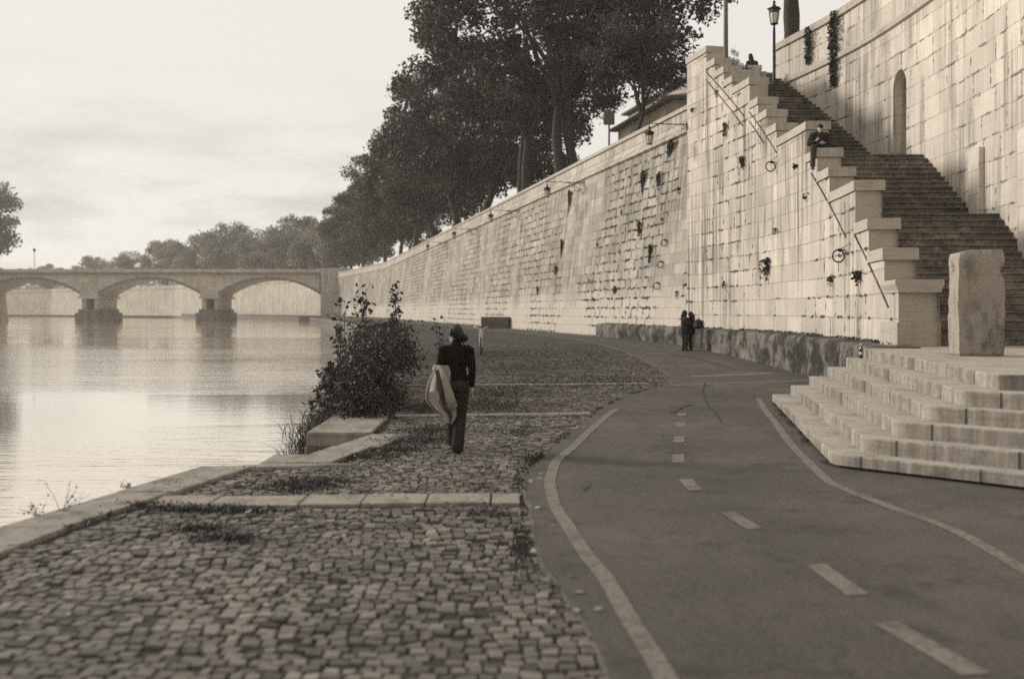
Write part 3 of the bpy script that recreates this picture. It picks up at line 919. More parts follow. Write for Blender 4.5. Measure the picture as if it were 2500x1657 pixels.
NICHE = (33.25, 34.3, 0.0)
def build_inner_wall(ytop):
    t = thing('retaining_wall', 'high pale ashlar wall on the right side of the staircase with an arched niche', 'wall', (13, 33, 6))
    IX = lambda y: SX(y) + 4.15
    def pth(y0, y1):
        n = max(1, int((y1 - y0) / 0.7)); return [(IX(y0 + (y1 - y0) * i / n), y0 + (y1 - y0) * i / n) for i in range(n + 1)]
    zt = 13.2
    n0, n1, _ = NICHE
    zb = [s for s in STEPS if s[0] < 33][-1][1]
    zs, zr = zb + 2.55, 0.5
    mb = MB()
    ua = mb.sweep(pth(10.0, n0), [(0, 0.4), (0, zt)], close_ends=False)
    ub = ua + (n1 - n0)
    mb.sweep(pth(n1, 43.7), [(0, 0.4), (0, zt)], u0=ub, close_ends=False)
    # masonry above the arched niche
    N = 12; xa = IX((n0 + n1) / 2)
    cy = (n0 + n1) / 2; hw = (n1 - n0) / 2
    arc = [(cy - hw * math.cos(math.pi * k / N), zs + hw * 1.15 * math.sin(math.pi * k / N)) for k in range(N + 1)]
    for (ya, za), (yb, zb2) in zip(arc, arc[1:]):
        mb.poly([(IX(ya), ya, za), (IX(yb), yb, zb2), (IX(yb), yb, zt), (IX(ya), ya, zt)], [(ua + ya - n0, za), (ua + yb - n0, zb2), (ua + yb - n0, zt), (ua + ya - n0, zt)])
        mb.poly([(IX(ya), ya, za), (IX(yb), yb, zb2), (IX(yb) + 0.55, yb, zb2), (IX(ya) + 0.55, ya, za)])
    mb.poly([(IX(n0), n0, 0.4), (IX(n0), n0, zs), (IX(n0) + 0.55, n0, zs), (IX(n0) + 0.55, n0, 0.4)])
    mb.poly([(IX(n1), n1, 0.4), (IX(n1), n1, zs), (IX(n1) + 0.55, n1, zs), (IX(n1) + 0.55, n1, 0.4)])
    xe = IX(43.7); mb.poly([(xe, 43.7, 0.4), (xe + 0.6, 43.75, 0.4), (xe + 0.6, 43.75, zt), (xe, 43.7, zt)])
    mb.poly([(xe + 0.6, 43.75, 0.4), (xe + 12, 46.5, 0.4), (xe + 12, 46.5, zt), (xe + 0.6, 43.75, zt)])
    mb.build('wall_face', M['inner_wall'], t)
    mb = MB()
    mb.poly([(IX(n0) + 0.545, n0, zb - 0.3), (IX(n1) + 0.545, n1, zb - 0.3), (IX(n1) + 0.545, n1, zs + 0.7), (IX(n0) + 0.545, n0, zs + 0.7)])
    mb.build('niche_back', M['inner_wall'], t)
    mb = MB()
    mb.sweep(pth(10.0, 43.7), [(0.0, 11.55), (0.10, 11.6), (0.10, 11.78), (0.04, 11.82), (0.0, 11.9)], close_ends=False)
    mb.build('string_course', M['block'], t)
    mb = MB()
    mb.sweep(pth(10.0, 43.7), [(0.0, zt), (0.10, zt + 0.02), (0.12, zt + 0.28), (-0.6, zt + 0.28), (-0.62, zt)])
    mb.build('coping', M['block'], t)
    # shallow pilasters low on the right
    for yy in (24.3, 27.6):
        p = MB(); p.sweep(pth(yy, yy + 0.75), [(-0.02, 1.0), (0.14, 1.0), (0.14, 6.4), (-0.02, 6.4)]); p.build('pilaster', M['inner_wall'], t)
    # terrace at the head of the stairs
    mb = MB(); y, z = STEPS[-1][2], STEPS[-1][1]
    mb.prism([(SX(43) + 0.66, y + 0.03), (SX(43) + 4.6, y + 0.03), (26, 47), (26, 60), (11.3, 60)], 9.0, z - 0.006)
    tag(mb.build('terrace', M['stair_tread']), kind='structure')
    t2 = thing('parapet_wall', 'short capped stone parapet across the head of the stairs', 'wall', (10.5, 45, z))
    mb = MB(); mb.box(8.3, 44.85, z - 0.02, 11.15, 45.3, z + 0.78); mb.build('wall_body', M['block'], t2)
    mb = MB(); mb.box(8.25, 44.79, z + 0.78, 11.25, 45.36, z + 1.0); mb.build('coping', M['block'], t2, bevel=0.02)
    mb = MB(); mb.box(9.6, 45.36, z - 0.02, 11.6, 45.9, z + 0.86); mb.build('seat', M['block'], t2, bevel=0.02)
    return z

def build_lower_steps():
    t = thing('stone_steps', 'flight of six broad splayed stone steps up to the landing', 'steps', (5.5, 15, 0))
    A = [(5.23 + 0.37 * i, 20.0) for i in range(5)] + [(7.07, 20.0)]
    B = [(3.77, 11.72), (4.16, 11.75), (4.55, 11.78), (4.93, 11.8), (5.32, 11.82), (5.76, 11.88)]
    rise = 0.1835
    for k in range(6):
        a, b = A[k], B[k]
        dirn = (0.70, -0.70)
        # rounded corner at b
        d1 = Vector((a[0] - b[0], a[1] - b[1])).normalized(); d2 = Vector(dirn).normalized()
        rc = 0.16 if k < 5 else 0.05
        P1 = Vector(b) + d1 * rc; P2 = Vector(b) + d2 * rc
        cor = []
        for i in range(7):
            tt = i / 6
            cor.append(tuple(P1 * (1 - tt)**2 + Vector(b) * 2 * tt * (1 - tt) + P2 * tt**2))
        cpt = (b[0] + 4.2, b[1] - 4.2) if k < 5 else (b[0] + 4.2, b[1] - 4.1)
        if k == 5:
            # the landing front: straight across towards the right
            cpt = (b[0] + 6.5, b[1] - 0.6)
        nseg = 46
        run1 = [(a[0] + (cor[0][0] - a[0]) * i / nseg, a[1] + (cor[0][1] - a[1]) * i / nseg) for i in range(nseg)]
        run2 = [(cor[-1][0] + (cpt[0] - cor[-1][0]) * i / nseg, cor[-1][1] + (cpt[1] - cor[-1][1]) * i / nseg) for i in range(1, nseg + 1)]
        if k < 5:
            plan = run1 + cor + run2 + [(13.0, cpt[1]), (13.0, 20.0)]
        else:
            plan = run1 + cor + run2 + [(13.2, 22.5), (SX(22.5) + 0.3, 22.5), (SX(21) - 0.3, 21.2), (SX(20) - 0.75, 20.0)]
        z0 = rise * k + (0.055 if k == 0 else 0.0); z1 = rise * (k + 1)
        m = MB(); u = 0.0; n = len(plan)
        cham = 0.018
        wob = [0.005 * noise.noise(Vector((p[0] * 1.7, p[1] * 1.7, k * 3.3))) - 0.022 * max(0.0, noise.noise(Vector((p[0] * 5.3, p[1] * 5.3, k * 7.1))) - 0.25) for p in plan]
        chip = [0.016 + 0.03 * max(0.0, noise.noise(Vector((p[0] * 4.1, p[1] * 4.1, k * 5.7 + 9))) - 0.28) for p in plan]
        cen = Vector((9.5, 16.0))
        inn = []
        for i, p in enumerate(plan):
            pv = Vector(p); prev = Vector(plan[i - 1]); nxt = Vector(plan[(i + 1) % n])
            e = ((nxt - pv).normalized() + (pv - prev).normalized())
            e = e.normalized() if e.length > 1e-6 else Vector((1, 0))
            nn = Vector((-e.y, e.x))
            if (cen - pv).dot(nn) < 0: nn = -nn
            inn.append(pv + nn * chip[i])
        for i in range(n):
            j = (i + 1) % n
            p, q = plan[i], plan[j]
            d = math.hypot(q[0] - p[0], q[1] - p[1])
            zi, zj = z1 + wob[i], z1 + wob[j]
            m.poly([(p[0], p[1], z0), (q[0], q[1], z0), (q[0], q[1], zj - chip[j]), (p[0], p[1], zi - chip[i])], [(u, z0), (u + d, z0), (u + d, zj), (u, zi)])
            m.poly([(p[0], p[1], zi - chip[i]), (q[0], q[1], zj - chip[j]), (inn[j].x, inn[j].y, zj), (inn[i].x, inn[i].y, zi)], [(u, zi - cham), (u + d, zj - cham), (u + d, zj), (u, zi)])
            u += d
        m.poly([(inn[i].x, inn[i].y, z1 + wob[i]) for i in range(n)])
        so = m.build('step' if k < 5 else 'landing', M['step'], t)
        so.data.materials.append(M['step_top']); so.data.polygons[-1].material_index = 1
        if k == 0:
            base = MB()
            base.prism([tuple(Vector(p) + (Vector((9.5, 16)) - Vector(p)).normalized() * 0.10) for p in plan], -0.05, 0.056)
            base.build('shadow_gap_base', M['quay_side'], t)  # recessed base, dark colour painting the shadow gap under the bottom step

def rough_slab():
    # upright pitted stone slab on the landing
    z0 = 1.10
    bm = bmesh.new()
    bmesh.ops.create_cube(bm, size=1.0)
    bmesh.ops.subdivide_edges(bm, edges=bm.edges, cuts=26, use_grid_fill=True)
    for v in bm.verts:
        x, y, z = v.co
        # proportions with chamfered shoulders
        sx = 0.74; sy = 0.46; sz = 1.78
        r = max(0, z - 0.40) / 0.10
        p = Vector((x * sx * (1 - 0.07 * r * r), y * sy * (1 - 0.08 * r * r), (z + 0.5) * sz))
        nz = noise.noise_vector(p * 1.8) * 0.026 + noise.noise_vector(p * 6) * 0.015 + noise.noise_vector(p * 17) * 0.006
        if x < -0.2 and z > 0.3: p.z -= (z - 0.3) * (-x - 0.2) * 0.9
        pits = noise.noise(p * 3.1 + Vector((5, 1, 2)))
        if pits > 0.28:
            nz += Vector((-x, -y, 0)) * (pits - 0.28) * 0.55
        v.co = p + Vector((nz.x, nz.y, nz.z * (0.3 if z > -0.45 else 0)))
    me = bpy.data.meshes.new('stone_slab')
    bm.to_mesh(me); bm.free()
    me.polygons.foreach_set('use_smooth', [True] * len(me.polygons))
    o = link('stone_slab', me, M['stele'])
    o.location = (7.86, 16.85, z0)
    o.rotation_euler = (0, 0, R(-4))
    tag(o, 'upright rough pitted stone slab standing on the landing', 'stone slab')

# ------------------------------------------------------------------ bridge and buildings
def build_bridge():
    Yb = 250.0; dep = 13.0
    t = thing('arch_bridge', 'wide stone bridge of low arches crossing the river', 'bridge', (-90, Yb, -1))
    ab = [-135.0, -106.2, -76.0, -47.5]
    zc, zspr, ztop = 9.6, 5.9, 10.9
    for i in range(3):
        xa, xb = ab[i] + (2.3 if i else 0.5), ab[i + 1] - (2.3 if i < 2 else 0.8)
        m = MB(); N = 28
        arc = []
        for k in range(N + 1):
            q = -1 + 2 * k / N
            arc.append((xa + (xb - xa) * k / N, zspr + (zc - zspr) * (1 - abs(q) ** 2.2)))
        for (x0, z0), (x1, z1) in zip(arc, arc[1:]):
            for y in (Yb, Yb + dep):
                m.poly([(x0, y, z0), (x1, y, z1), (x1, y, ztop), (x0, y, ztop)])
            m.poly([(x0, Yb, z0), (x1, Yb, z1), (x1, Yb + dep, z1), (x0, Yb + dep, z0)])
        m.build('arch', M['bridge'], t)
        m = MB()
        for (x0, z0), (x1, z1) in zip(arc, arc[1:]):
            m.poly([(x0, Yb - 0.18, z0 - 0.02), (x1, Yb - 0.18, z1 - 0.02), (x1, Yb - 0.18, z1 + 0.55), (x0, Yb - 0.18, z0 + 0.55)])
            m.poly([(x0, Yb - 0.18, z0 - 0.02), (x1, Yb - 0.18, z1 - 0.02), (x1, Yb + 0.02, z1 - 0.02), (x0, Yb + 0.02, z0 - 0.02)])
            m.poly([(x0, Yb - 0.18, z0 + 0.55), (x1, Yb - 0.18, z1 + 0.55), (x1, Yb + 0.02, z1 + 0.55), (x0, Yb + 0.02, z0 + 0.55)])
        m.build('arch_ring', M['pier_base'], t)
    for i in (1, 2):
        x = ab[i]
        m = MB()
        m.box(x - 2.3, Yb - 0.05, zspr - 0.6, x + 2.3, Yb + dep + 0.05, ztop - 0.003)
        for xx in (x - 2.1, x + 1.0):
            m.box(xx, Yb + 0.6, 1.6, xx + 1.1, Yb + dep - 0.6, zspr - 0.6)
        m.box(x - 2.6, Yb - 0.5, zspr - 1.15, x + 2.6, Yb + dep + 0.5, zspr - 0.603)
        m.build('pier', M['bridge'], t)
        m = MB()
        N = 10
        plan = [(x - 3.3, Yb + dep), (x - 3.3, Yb)] + [(x - 3.3 * math.cos(math.pi * k / N), Yb - 3.0 * math.sin(math.pi * k / N)) for k in range(1, N)] + [(x + 3.3, Yb), (x + 3.3, Yb + dep)]
        m.prism(plan, -2.0, 1.2)
        plan2 = [(x + (p[0] - x) * 0.8, Yb + dep / 2 + (p[1] - Yb - dep / 2) * 0.93) for p in plan]
        m.prism(plan2, 1.2, 2.1)
        m.build('cutwater', M['pier_base'], t)
    for x0, x1 in ((-47.9, -41.0), (-141, -134.6)):
        m = MB(); m.box(x0, Yb - 0.8, -2.0, x1, Yb + dep + 0.8, 12.4); m.build('abutment', M['far_wall'], t)
    m = MB()
    m.box(-134.6, Yb - 0.7, ztop, -47.9, Yb + dep + 0.7, ztop + 0.4)
    m.build('cornice', M['pier_base'], t)
    for yy in (Yb - 0.4, Yb + dep - 0.1):
        m = MB()
        m.box(-134.6, yy, ztop + 0.4, -47.9, yy + 0.5, ztop + 1.25)
        for i in range(0, 18):
            m.box(-134 + i * 5.0, yy - 0.12, ztop + 0.402, -133 + i * 5.0, yy + 0.62, ztop + 1.4)
        m.build('parapet', M['bridge'], t)
    for i, x in enumerate((-120, -91, -62)):
        m = MB()
        m.lathe((x, Yb + 0.1, ztop + 1.2), [(0.12, 0), (0.08, 0.5), (0.06, 4.2), (0.05, 4.4)], 8)
        m.lathe((x, Yb + 0.1, ztop + 5.6), [(0.08, 0), (0.3, 0.15), (0.36, 0.65), (0.1, 0.9)], 8)
        m.build('lamp_standard', M['iron'], t)

def building(name, label, x0, y0, length, heading, depth, z0, zeave, zroof, nwin, arch=False, floors=1):
    """street building with a pitched roof; front line starts at (x0, y0)"""
    t = thing(name, label, 'building', (x0, y0, z0))
    d = Vector((heading, 1)).normalized(); nrm = Vector((d.y, -d.x))
    P = lambda s, w: (x0 + d.x * s + nrm.x * w, y0 + d.y * s + nrm.y * w)
    m = MB(); m.prism([P(0, 0), P(length, 0), P(length, depth), P(0, depth)], z0 - 0.1, zeave)
    m.build('wall', M['plaster'], t)
    m = MB(); o = 0.7
    e = [P(-o, -o), P(length + o, -o), P(length + o, depth + o), P(-o, depth + o)]
    r0, r1 = P(depth * 0.4, depth / 2), P(length - depth * 0.4, depth / 2)
    E = [(p[0], p[1], zeave + 0.004) for p in e]; E2 = [(p[0], p[1], zeave + 0.25) for p in e]
    Ra, Rb = (r0[0], r0[1], zroof), (r1[0], r1[1], zroof)
    m.poly([E2[0], E2[1], Rb, Ra]); m.poly([E2[2], E2[3], Ra, Rb]); m.poly([E2[3], E2[0], Ra]); m.poly([E2[1], E2[2], Rb])
    for i in range(4):
        m.poly([E[i], E[(i + 1) % 4], E2[(i + 1) % 4], E2[i]])
    m.poly(list(reversed(E)))
    roof = m.build('roof', M['tile'], t)
    m = MB(); q = P(length * 0.62, depth * 0.3); m.box(q[0] - 0.5, q[1] - 0.6, zeave + 0.3, q[0] + 0.5, q[1] + 0.6, zroof + 1.0); m.build('chimney', M['plaster'], roof)
    fh = (zeave - z0) / floors
    for f in range(floors):
        for i in range(nwin):
            s = (i + 0.5) * length / nwin; w = 0.55
            zb, zt = z0 + fh * f + fh * 0.35, z0 + fh * f + fh * 0.82
            a, b = P(s - w, -0.03), P(s + w, -0.03)
            m = MB()
            pts = [(a[0], a[1], zb), (b[0], b[1], zb), (b[0], b[1], zt)]
            if arch:
                for k in range(1, 8):
                    tt = math.pi * k / 8; ss = s + w * math.cos(tt); pp = P(ss, -0.03)
                    pts.append((pp[0], pp[1], zt + w * math.sin(tt)))
            pts.append((a[0], a[1], zt))
            m.poly(pts)
            win = m.build('window', M['window'], t)
            m = MB(); a2, b2 = P(s - w - 0.12, -0.02), P(s + w + 0.12, -0.02); a3, b3 = P(s - w - 0.12, -0.16), P(s + w + 0.12, -0.16)
            zq = zb - 0.12
            m.poly([(a3[0], a3[1], zq), (b3[0], b3[1], zq), (b3[0], b3[1], zb), (a3[0], a3[1], zb)])
            m.poly([(a3[0], a3[1], zb), (b3[0], b3[1], zb), (b2[0], b2[1], zb), (a2[0], a2[1], zb)])
            m.build('sill', M['plaster'], win)
    return t

# ------------------------------------------------------------------ trees
def crown_points(Rr, zup, zdn, nclump, nleaf, cr=(1.5, 2.5), low=0.0, inner=0.35):
    C_ = []
    tries = 0
    while len(C_) < nclump and tries < 20000:
        tries += 1
        d = rng.normal(size=3); d /= np.linalg.norm(d)
        r = (inner + (1 - inner) * rng.random() ** 0.6)
        p = d * r * np.array([Rr, Rr, zup if d[2] > 0 else zdn])
        p[:2] *= 0.88 + 0.24 * rng.random()
        if low and p[2] < -low * zdn: continue
        C_.append(p)
    C_ = np.array(C_)
    rad = cr[0] + (cr[1] - cr[0]) * rng.random(len(C_))
    w = rad**2; w /= w.sum()
    idx = rng.choice(len(C_), size=nleaf, p=w)
    g = rng.normal(size=(nleaf, 3)); gl = np.linalg.norm(g, axis=1)[:, None]
    g = g / gl * (rng.random(nleaf)[:, None] ** 0.45)
    P = C_[idx] + g * rad[idx][:, None] * np.array([1.0, 1.0, 0.72])
    # twigs that stick out
    k = int(nleaf * 0.06)
    P[:k] += rng.normal(size=(k, 3)) * 0.45
    sh = np.clip(0.5 + 0.28 * rng.normal(size=nleaf) + 0.26 * rng.normal(size=len(C_))[idx], 0, 1)
    return C_, P, sh

def tree_proto(name, label, cat, Rr, zc, zup, zdn, fork, tr, nclump, nleaf, leaf, mat, seed, twin=False, lean=0.0, low=0.0, cr=(1.5, 2.5), inner=0.35, group=None, nbranch=None):
    global rng
    rng = np.random.default_rng(seed); random.seed(seed)
    t = thing(name, label, cat, (0, 0, 0), group)
    C_, P, sh = crown_points(Rr, zup, zdn, nclump, nleaf, cr, low, inner)
    C_[:, 2] += zc; P[:, 2] += zc
    m = MB()
    stems = [(Vector((0, 0, 0)), Vector((lean, 0, fork)))]
    if twin:
        stems = [(Vector((-0.5, 0, 0)), Vector((-0.7, 0.1, fork))), (Vector((0.75, 0.2, 0)), Vector((-0.15, 0.3, fork + 0.7)))]
    tips = []
    for s0, s1 in stems:
        pts = []
        for i in range(9):
            q = i / 8
            p = s0.lerp(s1, q) + Vector((0.28 * math.sin(q * 4.2 + seed), 0.22 * math.sin(q * 4), 0)) * q
            pts.append(p)
        m.tube(pts, [tr * (1.5 if i == 0 else 1.15 if i == 1 else 1.02 - 0.04 * i + 0.05 * math.sin(i * 2.3 + seed)) for i in range(9)], 12)
        tips.append((pts[-1], tr * 0.68))
    nb = 7
    limbs = []
    for b in range(nb):
        base, br = tips[b % len(tips)]
        ang = 2 * math.pi * (b + 0.3 * random.random()) / nb
        rr = Rr * random.uniform(0.5, 0.72)
        tip = Vector((base.x + math.cos(ang) * rr, base.y + math.sin(ang) * rr, zc + random.uniform(-0.25, 0.5) * zup))
        if b == 0: tip = Vector((base.x, base.y, zc + zup * 0.75))
        pts = []
        for i in range(9):
            q = i / 8
            bow = Vector((0, 0, 1)) * math.sin(q * math.pi) * 0.9
            p = base.lerp(tip, q) + bow + Vector((random.uniform(-1, 1), random.uniform(-1, 1), random.uniform(-1, 1))) * 0.18 * (q > 0)
            pts.append(p)
        m.tube(pts, [br * 0.8 * (1 - 0.85 * i / 8) for i in range(9)], 8)
        limbs += [(p, br * 0.8 * (1 - 0.85 * i / 8)) for i, p in enumerate(pts) if i > 1]
    LP = np.array([list(p) for p, _ in limbs])
    for c in C_[:nbranch] if nbranch else C_:
        d = np.linalg.norm(LP - c, axis=1); i = int(np.argmin(d))
        p0 = limbs[i][0]; r0 = min(limbs[i][1] * 0.7, 0.14)
        p1 = Vector(c)
        mid = p0.lerp(p1, 0.5) + Vector((random.uniform(-1, 1), random.uniform(-1, 1), random.uniform(-0.4, 0.8))) * 0.35
        m.tube([p0, mid, p1], [r0, r0 * 0.65, 0.02], 5, cap=False)
    m.build('trunk', M['bark'], t, smooth=True)
    fast_quads('crown', leaf_quads(P, leaf), mat, t, sh)
    return t

def place_tree(proto, first, x, y, z, rot, s, label, group=None):
    o = proto if first else copy_tree(proto)
    o.location = (x, y, z); o.rotation_euler = (0, 0, R(rot))
    o.scale = s if hasattr(s, '__len__') else (s, s, s)
    o['label'] = label
    if group: o['group'] = group
    elif 'group' in o: del o['group']
    return o

def build_trees():
    g = 'plane trees along the street above the wall'
    A = tree_proto('plane_tree', 'x', 'tree', 10.6, 13.0, 8.6, 5.6, 6.6, 0.44, 125, 31000, 0.31, M['leaf'], 21, twin=True, low=0.8, inner=0.5, cr=(0.9, 2.0))
    B = tree_proto('plane_tree', 'x', 'tree', 10.8, 12.0, 8.0, 6.4, 5.0, 0.50, 120, 29000, 0.35, M['leaf'], 34, low=0.95, inner=0.45, cr=(0.9, 2.1), lean=0.9)
    D = tree_proto('plane_tree', 'x', 'tree', 10.4, 11.0, 8.0, 7.6, 4.2, 0.46, 115, 26000, 0.38, M['leaf'], 57, low=0.95, inner=0.45, cr=(0.9, 2.1), lean=-0.8)
    z = 10.15
    L = [(A, 4.1, 73, 0, 1.0, 'big twin-trunked plane tree over the wall, nearest to the stair corner'),
         (A, 1.2, 86.5, 100, 0.98, 'second large plane tree along the parapet from the stair corner'),
         (D, -3.0, 105, 150, 1.0, 'third plane tree along the parapet from the stair corner'),
         (B, -6.4, 120, 200, 0.98, 'fourth plane tree along the parapet, its crown hanging over the wall'),
         (D, -10.5, 138, 20, 1.05, 'fifth plane tree along the parapet, its crown farthest out over the river'),
         (B, -15.5, 158, 310, 1.0, 'sixth plane tree along the parapet from the stair corner'),
         (D, -20.0, 180, 95, 0.95, 'seventh plane tree along the parapet from the stair corner'),
         (B, -25.5, 202, 145, 0.95, 'eighth plane tree along the parapet, short of the bridge'),
         (D, -34.0, 226, 250, 0.98, 'dark plane tree beside the right end of the bridge')]
    used = set()
    for pr, x, y, rot, s, lab in L:
        place_tree(pr, id(pr) not in used, x, y, z, rot, s, lab, g); used.add(id(pr))
    # trunk behind the retaining wall, crown above the frame
    H = tree_proto('plane_tree', 'x', 'tree', 7.5, 13.5, 6.5, 6.0, 6.5, 0.5, 70, 26000, 0.2, M['leaf'], 44, low=0.9, cr=(1.0, 1.7))
    place_tree(H, True, 14.2, 50.5, 11.9, 30, 1.0, 'tall dark tree behind the high wall at the head of the stairs')
    # young tree with a forked stem, and one more sapling by the stairs
    S = tree_proto('young_tree', 'x', 'tree', 3.7, 6.6, 2.6, 3.0, 2.9, 0.17, 46, 9500, 0.17, M['leaf'], 71, low=0.8, cr=(0.6, 1.0), inner=0.2)
    place_tree(S, True, 7.5, 58.0, 10.15, 40, 1.0, 'slim young tree with a forked stem beside the hanging lantern')
    place_tree(S, False, 11.25, 52.0, 11.9, 160, (0.20, 0.20, 0.40), 'small sapling rising behind the head of the stairs')
    # beyond the bridge
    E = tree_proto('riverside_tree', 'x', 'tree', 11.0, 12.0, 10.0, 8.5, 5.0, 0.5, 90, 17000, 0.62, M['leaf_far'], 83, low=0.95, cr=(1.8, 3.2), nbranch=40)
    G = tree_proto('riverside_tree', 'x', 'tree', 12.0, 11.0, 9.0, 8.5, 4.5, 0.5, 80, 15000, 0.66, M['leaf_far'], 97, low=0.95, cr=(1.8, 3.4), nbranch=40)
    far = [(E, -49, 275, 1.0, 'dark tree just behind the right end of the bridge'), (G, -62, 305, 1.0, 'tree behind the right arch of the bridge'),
           (E, -76, 325, 1.05, 'rounded tree over the right arch of the bridge'), (G, -92, 348, 1.0, 'broad tree above the right pier of the bridge'),
           (E, -108, 366, 1.1, 'tallest tree above the middle arch of the bridge'), (G, -127, 388, 1.05, 'broad hazy tree above the middle arch, left of the tallest'),
           (E, -146, 405, 0.95, 'hazy tree above the left pier of the bridge'), (G, -170, 428, 0.85, 'lower hazy tree above the left arch'),
           (E, -196, 450, 0.75, 'low hazy tree above the left arch, nearer the left edge'), (G, -226, 470, 0.68, 'low distant tree above the left arch'),
           (E, -262, 490, 0.6, 'small distant tree near the left end of the bridge'), (G, -300, 508, 0.55, 'smallest distant tree at the left edge')]
    used = set()
    for i, (pr, x, y, s, lab) in enumerate(far):
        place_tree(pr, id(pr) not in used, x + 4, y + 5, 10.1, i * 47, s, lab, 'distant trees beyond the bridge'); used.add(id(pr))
    place_tree(E, False, -137.5, 250, 9.9, 33, 1.18, 'pale large tree on the left bank, cut by the left edge')
    # far off wood closing the view
    P = np.stack([rng.uniform(-700, 300, 26000), rng.uniform(600, 720, 26000), rng.uniform(10, 24, 26000)], 1)
    P[:, 2] = 10 + (P[:, 2] - 10) * (0.45 + 0.5 * np.abs(np.sin(P[:, 0] * 0.021) * np.sin(P[:, 0] * 0.0071 + 1)))
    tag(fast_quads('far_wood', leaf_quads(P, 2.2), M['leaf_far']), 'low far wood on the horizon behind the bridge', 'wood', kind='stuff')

# ------------------------------------------------------------------ plants
def blade_quads(P, h, lean=0.5, w=0.012, down=False):
    n = len(P)
    a = rng.random(n) * 2 * math.pi
    hh = h * (0.5 + rng.random(n))
    dx = np.stack([np.cos(a), np.sin(a), np.zeros(n)], 1)
    sd = np.stack([-np.sin(a), np.cos(a), np.zeros(n)], 1) * w
    ln = (lean * (0.3 + rng.random(n)))[:, None]
    up = np.array([0, 0, -1.0 if down else 1.0])
    T = P + up * hh[:, None] + dx * ln * hh[:, None]
    Mi = P + up * (hh * 0.6)[:, None] + dx * (ln * 0.3) * hh[:, None]
    return np.stack([P - sd, Mi - sd * 0.7, T, Mi + sd * 0.7], 1)[:, [0, 1, 2, 3]]

